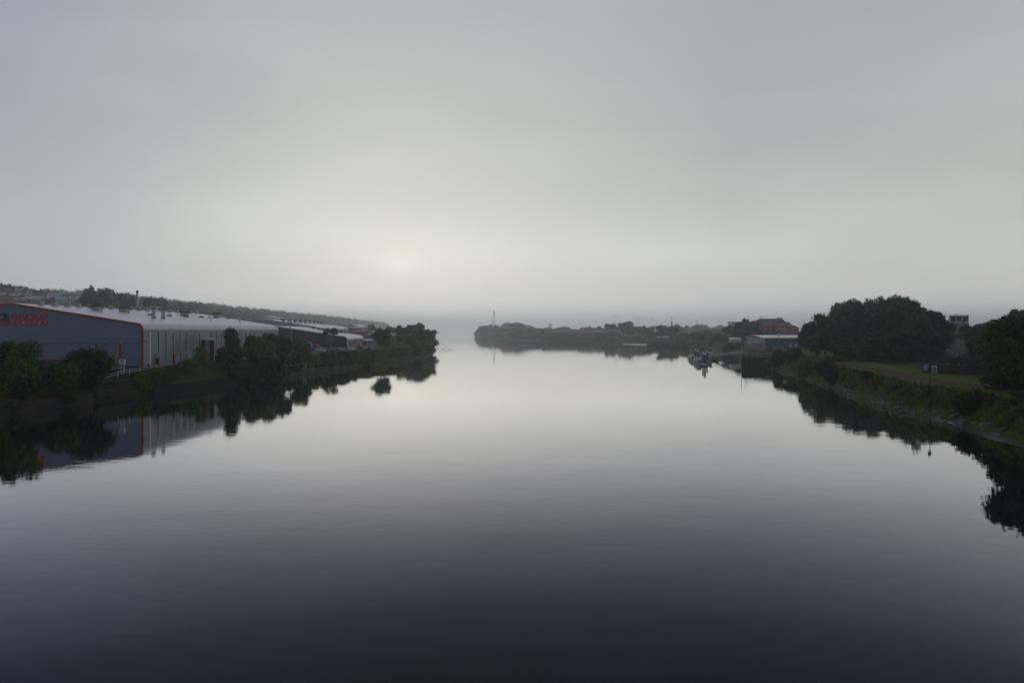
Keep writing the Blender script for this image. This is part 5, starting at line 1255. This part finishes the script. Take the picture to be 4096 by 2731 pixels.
def pavilion():
    D = 1180; s = D / F; X = lambda px: (px - CX) * s; Z = lambda py: HC - (py - HY) * s
    r = thing('pavilion', 'large two-tier brick pavilion with broad hipped grey roofs near the pylon', 'building', (X(2066), D, 5))
    def hip(px0, px1, ye, yr, r0, r1, y0, depth, m='roof_grey'):
        b = MB(); x0, x1, ze, zr = X(px0), X(px1), Z(ye), Z(yr); ym = y0 + depth / 2
        b.add([(x0, y0, ze), (x1, y0, ze), (x1, y0 + depth, ze), (x0, y0 + depth, ze), (X(r0), ym, zr), (X(r1), ym, zr), (x0, y0, ze - .5), (x1, y0, ze - .5), (x1, y0 + depth, ze - .5), (x0, y0 + depth, ze - .5)],
              [(0, 1, 5, 4), (1, 2, 5), (2, 3, 4, 5), (3, 0, 4), (6, 7, 1, 0), (7, 8, 2, 1), (8, 9, 3, 2), (9, 6, 0, 3), (9, 8, 7, 6)]); return b.build('roof', m, r)
    def blk(px0, px1, yt, y0, depth, m, zb=4): MB().box(X(px0), X(px1), y0, y0 + depth, zb, Z(yt)).build('wall', m, r)
    blk(1992, 2132, 1311, D + 2, 40, 'brick_red'); hip(1988, 2146, 1311, 1299, 2030, 2116, D - 2, 48)
    blk(2008, 2093, 1298, D + 8, 26, 'roof_tile_dark', Z(1312)); hip(2004, 2055, 1298, 1290, 2020, 2042, D + 6, 30); hip(2038, 2100, 1297, 1288, 2060, 2074, D + 3, 34)
    hip(1990, 2050, 1312, 1301, 2008, 2036, D - 8, 22)
    for px in (1994, 2003, 2018, 2026): MB().box(X(px), X(px + 5), D - 7, D - 1, 4, Z(1311.5)).build('brick_pier', 'brick_red', r)
    for px in range(2000, 2036, 8): MB().box(X(px), X(px + 4), D - .8, D + 2.1, Z(1322), Z(1314)).build('window', 'window_glass', r)
    for px in range(2046, 2130, 9): MB().box(X(px), X(px + 5), D + 1.8, D + 2.1, Z(1322), Z(1314)).build('window', 'window_glass', r)
pavilion()

def lattice(b, x, y, z0, z1, w0, w1, n, r):
    zs = [z0 + (z1 - z0) * (1 - (1 - i / n) ** 1.25) for i in range(n + 1)]
    C = lambda z, sx, sy: Vector((x + sx * (w0 + (w1 - w0) * ((z - z0) / (z1 - z0)) ** .7) / 2, y + sy * (w0 + (w1 - w0) * ((z - z0) / (z1 - z0)) ** .7) / 2, z))
    cs = ((-1, -1), (1, -1), (1, 1), (-1, 1))
    for i in range(n):
        for k in range(4):
            a, c = cs[k], cs[(k + 1) % 4]
            b.beam(C(zs[i], *a), C(zs[i + 1], *a), r); b.beam(C(zs[i], *a), C(zs[i + 1], *c), r * .6); b.beam(C(zs[i], *c), C(zs[i + 1], *a), r * .6); b.beam(C(zs[i + 1], *a), C(zs[i + 1], *c), r * .6)
def pylon(px, top, D, z0, w, lab, arms, group=None, side='R'):
    p = at(px, top, D); t = thing('power_pylon', lab, 'pylon', (p.x, D, z0), group)
    b = MB(); lattice(b, p.x, D, z0, p.z, w, .8, 9, .34); b.build('tower', 'mast_steel', t)
    for fz, L in arms:
        z = z0 + (p.z - z0) * fz; b = MB(); b.beam((p.x - L, D, z), (p.x, D, z + .8), .25); b.beam((p.x, D, z + .8), (p.x + L, D, z), .25); b.beam((p.x - L, D, z), (p.x + L, D, z), .2)
        for sg in (-1, 1): b.cyl((p.x + sg * L, D, z - 1.0), (p.x + sg * L, D, z), .18, n=5)
        b.build('crossarm', 'mast_steel', t)
pylon(1976, 1241, 1420, 5, 12, 'tall grey lattice power pylon on the headland behind the domed trees', ((.80, 2.2), (.88, 2.6), (.95, 2.0)))
pylon(2197, 1293, 1500, 5, 7, 'left one of two small twin pylons in the haze above the brick roofs', ((.75, 4.0), (.87, 3.4), (.97, 2.6)), 'twin pylons')
pylon(2205, 1293, 1520, 5, 7, 'right one of two small twin pylons in the haze above the brick roofs', ((.75, 4.0), (.87, 3.4), (.97, 2.6)), 'twin pylons')
pylon(2687, 1283, 1050, 5, 6, 'slim pylon with a tall lamp mast in front, right of the distant masts', ((.62, 3.2), (.78, 2.8), (.92, 2.2)))
mi = 0
for px, top, D in ((2178, 1291, 1200), (2462, 1261, 1020), (2534, 1264, 1050), (2546, 1281, 1300), (2555, 1267, 1060), (2573, 1280, 1260), (2601, 1272, 1150), (2613, 1277, 1000), (2686, 1271, 960), (2789, 1288, 1020), (3047, 1268, 700)):
    p = at(px, top, D); z0 = float(right_h(p.x, D))
    t = thing('mast_light', f'tall thin motorway mast light with ring head on the hazy skyline, {("first", "second", "third", "fourth", "fifth", "sixth", "seventh", "eighth", "ninth", "tenth", "eleventh")[mi]} from the left', 'mast light', (p.x, D, z0), 'mast lights on the skyline'); mi += 1
    b = MB(); b.cyl((p.x, D, z0), (p.x, D, p.z), .26, .15, 6); b.build('mast', 'mast_steel', t)
    b = MB(); b.cyl((p.x, D, p.z - .3), (p.x, D, p.z + .25), 1.1, 1.1, 10)
    for k in range(6): a = k * math.pi / 3; b.obox((p.x + 1.6 * math.cos(a), D + 1.6 * math.sin(a), p.z - .25), 1.3, .7, .4, a)
    b.build('lamp_ring', 'mast_steel', t)

# ------------------------------------------------------------------ red brick block and flats
def block():
    D = 550; s = D / F; X = lambda px: (px - CX) * s; Z = lambda py: HC - (py - HY) * s
    r = thing('brick_block', 'tall red brick apartment block with dark hipped roof and white windows', 'building', (X(3100), D, 9))
    MB().box(X(3037), X(3148), D + 3, D + 19, 5, Z(1295)).build('wall', 'brick_red', r)
    b = MB(); b.extr([(X(3103), 5), (X(3103), Z(1295)), (X(3125.5), Z(1273) - .1), (X(3148), Z(1295)), (X(3148), 5)], (0, D, 0), (1, 0, 0), (0, 0, 1), (0, 1, 0), 4); b.build('gable_wall', 'brick_red', r)
    b = MB(); x0, x1, ze, zr = X(3034), X(3150), Z(1295), Z(1273.5); y0, y1, ym = D + 2.4, D + 19.6, D + 11
    b.add([(x0, y0, ze), (x1, y0, ze), (x1, y1, ze), (x0, y1, ze), (X(3057), ym, zr), (X(3127), ym, zr)], [(0, 1, 5, 4), (1, 2, 5), (2, 3, 4, 5), (3, 0, 4), (3, 2, 1, 0)]); rf = b.build('roof', 'roof_tile_dark', r)
    b = MB(); zp = Z(1272.5)
    b.extr([(X(3100), Z(1296.5)), (X(3125.5), zp), (X(3151), Z(1296.5)), (X(3151), Z(1296.5) + .35), (X(3125.5), zp + .4), (X(3100), Z(1296.5) + .35)], (0, D - .4, 0), (1, 0, 0), (0, 0, 1), (0, 1, 0), 11); b.build('gable_roof', 'roof_tile_dark', rf)
    b = MB(); b.box(X(3102), X(3149), D - .06, D + .02, Z(1296) - .12, Z(1296) + .12); b.build('white_string_course', 'white_paint', r)
    b = MB(); b.box(X(3036), X(3103), D + 2.9, D + 3.02, ze - .4, ze - .02); b.build('eaves_board', 'white_paint', r)
    def win(px, py, y, w=.55, h=.8):
        f = MB().box(X(px) - w, X(px) + w, y - .08, y + .02, Z(py) - h, Z(py) + h).build('window', 'white_paint', r); MB().box(X(px) - w + .14, X(px) + w - .14, y - .12, y - .04, Z(py) - h + .1, Z(py) + h - .5).build('pane', 'window_glass', f)
    for py in (1300, 1316, 1331):
        for px in (3110, 3121, 3130, 3140): win(px, py, D)
        if py < 1320:
            for px in (3049, 3070, 3090): win(px, py, D + 3)
    # lower right wing
    MB().box(X(3148.2), X(3206), D + 5, D + 18, 5, Z(1311)).build('wing_wall', 'brick_red', r)
    b = MB(); x0, x1, ze, zr = X(3146), X(3209), Z(1311), Z(1300); b.add([(x0, D + 4.4, ze), (x1, D + 4.4, ze), (x1, D + 18.6, ze), (x0, D + 18.6, ze), (X(3152), D + 11, zr), (X(3196), D + 11, zr)], [(0, 1, 5, 4), (1, 2, 5), (2, 3, 4, 5), (3, 0, 4), (3, 2, 1, 0)]); b.build('wing_roof', 'roof_tile_dark', r)
    b = MB(); b.extr([(X(3160), Z(1306)), (X(3170), Z(1291)), (X(3180), Z(1306))], (0, D + 6, 0), (1, 0, 0), (0, 0, 1), (0, 1, 0), 8); b.build('dormer', 'white_paint', r)
    b = MB(); b.extr([(X(3157), Z(1308)), (X(3170), Z(1288.5)), (X(3183), Z(1308)), (X(3181), Z(1308)), (X(3170), Z(1291.2)), (X(3159), Z(1308))], (0, D + 5.5, 0), (1, 0, 0), (0, 0, 1), (0, 1, 0), 9); b.build('dormer_roof', 'roof_tile_dark', r)
    for px in (3157, 3187):
        for py in (1317, 1331): win(px, py, D + 5)
    b = MB(); b.box(X(3150), X(3185), D + 14, D + 26, Z(1300), Z(1286)); b.build('rear_plant_room', 'galvanised', r)
block()
def flats():
    D = 660; s = D / F; X = lambda px: (px - CX) * s; Z = lambda py: HC - (py - HY) * s
    r = thing('flats', 'flat-roofed pale grey flats with brick lower storeys behind the dark trees', 'building', (X(2985), D, 9))
    MB().box(X(2933), X(3044), D, D + 16, 5, Z(1304)).build('lower_wall', 'brick_red', r); MB().box(X(2933), X(3044), D - .1, D + 15.9, Z(1304) + .02, Z(1290)).build('upper_wall', 'pale_cladding', r)
    b = MB(); b.box(X(2930), X(3048), D - 1, D + 17, Z(1290) + .02, Z(1287)); b.build('roof', 'roof_grey', r)
    for i in range(12): MB().box(X(2940 + i * 9), X(2944 + i * 9), D - .16, D, Z(1302), Z(1295)).build('window', 'window_glass', r)
flats()
wallblock('garden_wall', 'grey concrete wall at the foot of the brick block behind the clubhouse', [(at(3140, 1340, 520).x, 520), (at(3215, 1340, 520).x, 520)], .5, 5, 11.0, 'concrete')

# ------------------------------------------------------------------ motorway, signs and graffiti wall on the right
RC = [(118, 165), (131, 195), (142, 218), (154, 240), (170, 266), (195, 298), (228, 336), (262, 372)]
def off(i, o):
    a = Vector(RC[max(i - 1, 0)]); c = Vector(RC[min(i + 1, len(RC) - 1)]); d = (c - a).normalized(); return Vector(RC[i]) + Vector((d.y, -d.x)) * o
def band(name, o0, o1, m, lift, kind=True):
    pts = []
    for i in range(len(RC)):
        a, c = off(i, o0), off(i, o1); pts.append((a.x, a.y, c.x, c.y))
    pp = []
    for p, q in zip(pts, pts[1:]):
        for k in range(4): pp.append(tuple(p[j] + (q[j] - p[j]) * k / 4 for j in range(4)))
    pp.append(pts[-1]); return strip(name, pp, right_h, m, lift)
mat('road_paint', (.62, .62, .60), .6, .06)
band('motorway', -7.5, 7.5, 'asphalt', .25); band('slip_road', -16.5, -9.5, 'asphalt', .22)
band('edge_line', -7.0, -6.75, 'road_paint', .29); band('edge_line', 6.75, 7.0, 'road_paint', .29); band('edge_line', -10.2, -10.0, 'road_paint', .26)
b = MB()
for i in range(len(RC) - 1):
    for k in range(3):
        u0, u1 = k / 3, k / 3 + .16
        for o in (-1.8,):
            p, q = off(i, o).lerp(off(i + 1, o), u0), off(i, o).lerp(off(i + 1, o), u1); d = (q - p).normalized(); n_ = Vector((d.y, -d.x)) * .15
            z = lambda v: float(right_h(v.x, v.y)) + .31
            b.add([(p.x - n_.x, p.y - n_.y, z(p)), (p.x + n_.x, p.y + n_.y, z(p)), (q.x + n_.x, q.y + n_.y, z(q)), (q.x - n_.x, q.y - n_.y, z(q))], [(0, 1, 2, 3)])
structure(b.build('lane_markings', 'road_paint'))
cb = thing('crash_barrier', 'steel crash barrier between the motorway and the slip road', 'barrier', (142, 218, 8))
pts = [off(i, -8.5) for i in range(len(RC))]
b = MB(); b.tube([(p.x, p.y, float(right_h(p.x, p.y)) + .75) for p in pts], .16, 6); b.build('rail', 'timber_dark', cb)
for i in range(len(pts) - 1):
    for k in range(4): p = pts[i].lerp(pts[i + 1], k / 4); MB().obox((p.x, p.y, float(right_h(p.x, p.y)) - .1), .15, .15, .9).build('post', 'galvanised', cb)
gs = thing('road_sign', 'big three-panel motorway sign seen from behind, dark panels in a pale frame', 'road sign', (at(3836, 1310, 300).x, 300, 12))
a, c = at(3799, 1288, 300), at(3872, 1262, 300); w = c.x - a.x
for k in range(3): x = a.x + w * (.02 + .33 * k); MB().box(x, x + w * .29, 299.9, 300.1, a.z, c.z - .1).build('panel', 'blue_cladding' if False else 'dark_cladding', gs)
b = MB()
for k in range(4): x = a.x + w * (-.015 + .335 * k); b.box(x - .15, x + .25, 299.7, 300.2, a.z - .1, c.z)
b.box(a.x - .4, c.x + .4, 299.7, 300.2, c.z + .01, c.z + .25); b.build('frame', 'galvanised', gs)
MB().box(a.x - .2, c.x + .6, 300.2, 300.5, at(0, 1311, 300).z, a.z - .11).build('lower_panel', 'gable_cladding', gs)
for x in (a.x + 1.5, c.x - 1.5): MB().box(x - .25, x + .25, 300.55, 301.0, 8, c.z - .3).build('leg', 'galvanised', gs)
sg = thing('sign_gantry', 'thin steel sign gantry with pale panel behind the right edge of the tree clump', 'gantry', (at(3740, 1300, 320).x, 320, 10))
p, q = at(3715, 1254, 320), at(3765, 1254, 320)
b = MB(); b.beam(p, q, .3); b.beam(p + Vector((0, 0, -.7)), q + Vector((0, 0, -.7)), .2); b.build('beam', 'galvanised', sg)
for v in (p, q): MB().box(v.x - .25, v.x + .25, 319.8, 320.2, 8, v.z + .15).build('leg', 'galvanised', sg)
a, c = at(3717, 1284, 320), at(3746, 1257, 320); MB().box(a.x, c.x, 319.6, 319.75, a.z, c.z).build('panel', 'gable_cladding', sg)
def lamppost(px, top, D, lab, heads, dark=False):
    p = at(px, top, D); z0 = float(right_h(p.x, D)); t = thing('lamp_post', lab, 'lamp post', (p.x, D, z0))
    b = MB(); b.cyl((p.x, D, z0 - .2), (p.x, D, p.z), .12, .08, 8); b.build('post', 'galvanised', t)
    for dz, sgn in heads:
        b = MB(); b.tube([(p.x, D, p.z + dz - .2), (p.x + sgn * .5, D, p.z + dz), (p.x + sgn * 1.1, D, p.z + dz + .05)], .06, 6); a_ = b.build('arm', 'galvanised', t)
        MB().obox((p.x + sgn * 1.4, D, p.z + dz), .8, .35, .16).build('lamp_head', 'pale_sheet', a_)
lamppost(3957, 1291, 205, 'grey lamp post with two lamp arms in front of the right-hand feathery trees', ((0, 1), (-1.6, 1)))
lamppost(4005, 1292, 220, 'shorter lamp post with one arm right of the two-armed lamp post', ((0, -1),))
lamppost(3817, 1256, 315, 'curved-arm lamp post standing behind the three-panel road sign', ((0, 1),))

gwl = thing('graffiti_wall', 'low dark retaining wall with white YETI graffiti beside the red path', 'wall', (92, 151, 5))
W0, W1 = Vector((91.2, 151.5, 0)), Vector((104, 137, 0))
b = MB(); d = (W1 - W0).normalized(); nrm = Vector((d.y, -d.x, 0)) 
b.beam(W0 + Vector((0, 0, 5.8)), W1 + Vector((0, 0, 5.8)), .4, 2.4); b.build('wall', 'old_concrete', gwl)
face = lambda x, z, dd: tuple(W0 + d * x + nrm * (.21 + dd) + Vector((0, 0, 4.75 + z)))
if nrm.y > 0: face = lambda x, z, dd: tuple(W0 + d * x - nrm * (.21 + dd) + Vector((0, 0, 4.75 + z)))
for i, ch in enumerate('YETI'): text_on(ch, 1.55 + .36 * i, .25, .16 if ch == 'I' else .31, 1.75, 'graffiti_letter', 'white_paint', gwl, face, .02, .03)
b = MB(); vs = [face(*q) for q in ((.15, .75, .0), (1.1, .9, 0), (1.22, 2.05, 0), (.1, 2.05, 0), (.15, .75, .03), (1.1, .9, .03), (1.22, 2.05, .03), (.1, 2.05, .03))]
b.add(vs, [(0, 1, 2, 3), (4, 5, 6, 7), (0, 1, 5, 4), (1, 2, 6, 5), (2, 3, 7, 6), (3, 0, 4, 7)]); b.build('graffiti_patch', 'graffiti_lilac', gwl)
fn = thing('mesh_fence', 'dark boarded fence running along the top of the graffiti wall', 'fence', (97, 146, 7))
for k in range(9): p = W0.lerp(W1, k / 8) - nrm * 1.2 * (1 if nrm.y < 0 else -1); MB().obox((p.x, p.y, 5), .12, .12, 3.9).build('post', 'dark_metal', fn)
p, q = [v - nrm * 1.2 * (1 if nrm.y < 0 else -1) for v in (W0, W1)]
b = MB(); b.beam(p + Vector((0, 0, 7.9)), q + Vector((0, 0, 7.9)), .05, 1.5); b.build('boarding', 'dark_metal', fn)
p = at(3720, 1543, 121.5)
ps = thing('path_sign', 'thin dark post with a small dark sign board beside the red path', 'sign', (p.x, 121.5, 4.6))
b = MB(); b.cyl((p.x, 121.5, 4.2), (p.x, 121.5, 8.0), .06, n=7); b.build('post', 'dark_metal', ps)
MB().box(p.x - .45, p.x + .15, 121.38, 121.42, 6.9, 7.9).build('panel', 'dark_metal', ps)

# ------------------------------------------------------------------ birds
def bird():
    v, f = ICO1; b = MB(); b.add((v * [.32, .14, .13] + [0, 0, .1]).tolist(), f); b.add((v * [.10, .08, .08] + [.34, 0, .26]).tolist(), f)
    b.cyl((.24, 0, .14), (.34, 0, .26), .06, .05, 6); b.cyl((.42, 0, .25), (.52, 0, .23), .03, .005, 5); b.add([(-.28, -.06, .12), (-.28, .06, .12), (-.48, 0, .2)], [(0, 1, 2)])
    return b
bm_ = bird().mesh('bird'); bm_.materials.append(MAT['bird_dark'])
for i in range(34):
    px = 1745 + 65 * rg.rand() ** 1.3; py = rg.choice([1381, 1383, 1393, 1397, 1399, 1406]) + rg.normal() * 1.2; p = gz(px, py, 0)
    if p.x < lw(p.y) + 2: continue
    o = bpy.data.objects.new('water_bird', bm_); COL.objects.link(o); o.location = (p.x, p.y, -.02); o.rotation_euler = (0, 0, rg.rand() * 6.28); o.scale = (1.3,) * 3
    tag(o, 'small dark water bird floating in the flock off the wooded point', 'bird', 'water birds off the wooded point')

# ------------------------------------------------------------------ haze
def haze():
    m = bpy.data.materials.new('haze'); m.use_nodes = True; N = m.node_tree.nodes; L = m.node_tree.links; N.clear(); MAT['haze'] = m
    v = N.new('ShaderNodeVolumePrincipled'); v.inputs['Color'].default_value = (.92, .955, 1.0, 1); v.inputs['Density'].default_value = .00034; v.inputs['Anisotropy'].default_value = .8
    o = N.new('ShaderNodeOutputMaterial'); L.new(v.outputs[0], o.inputs['Volume'])
    b = MB(); b.box(-7000, 7000, -700, 9000, -3.6, 128)
    return tag(b.build('haze', 'haze'), 'pale morning haze over the river', 'haze', None, 'stuff')
haze()
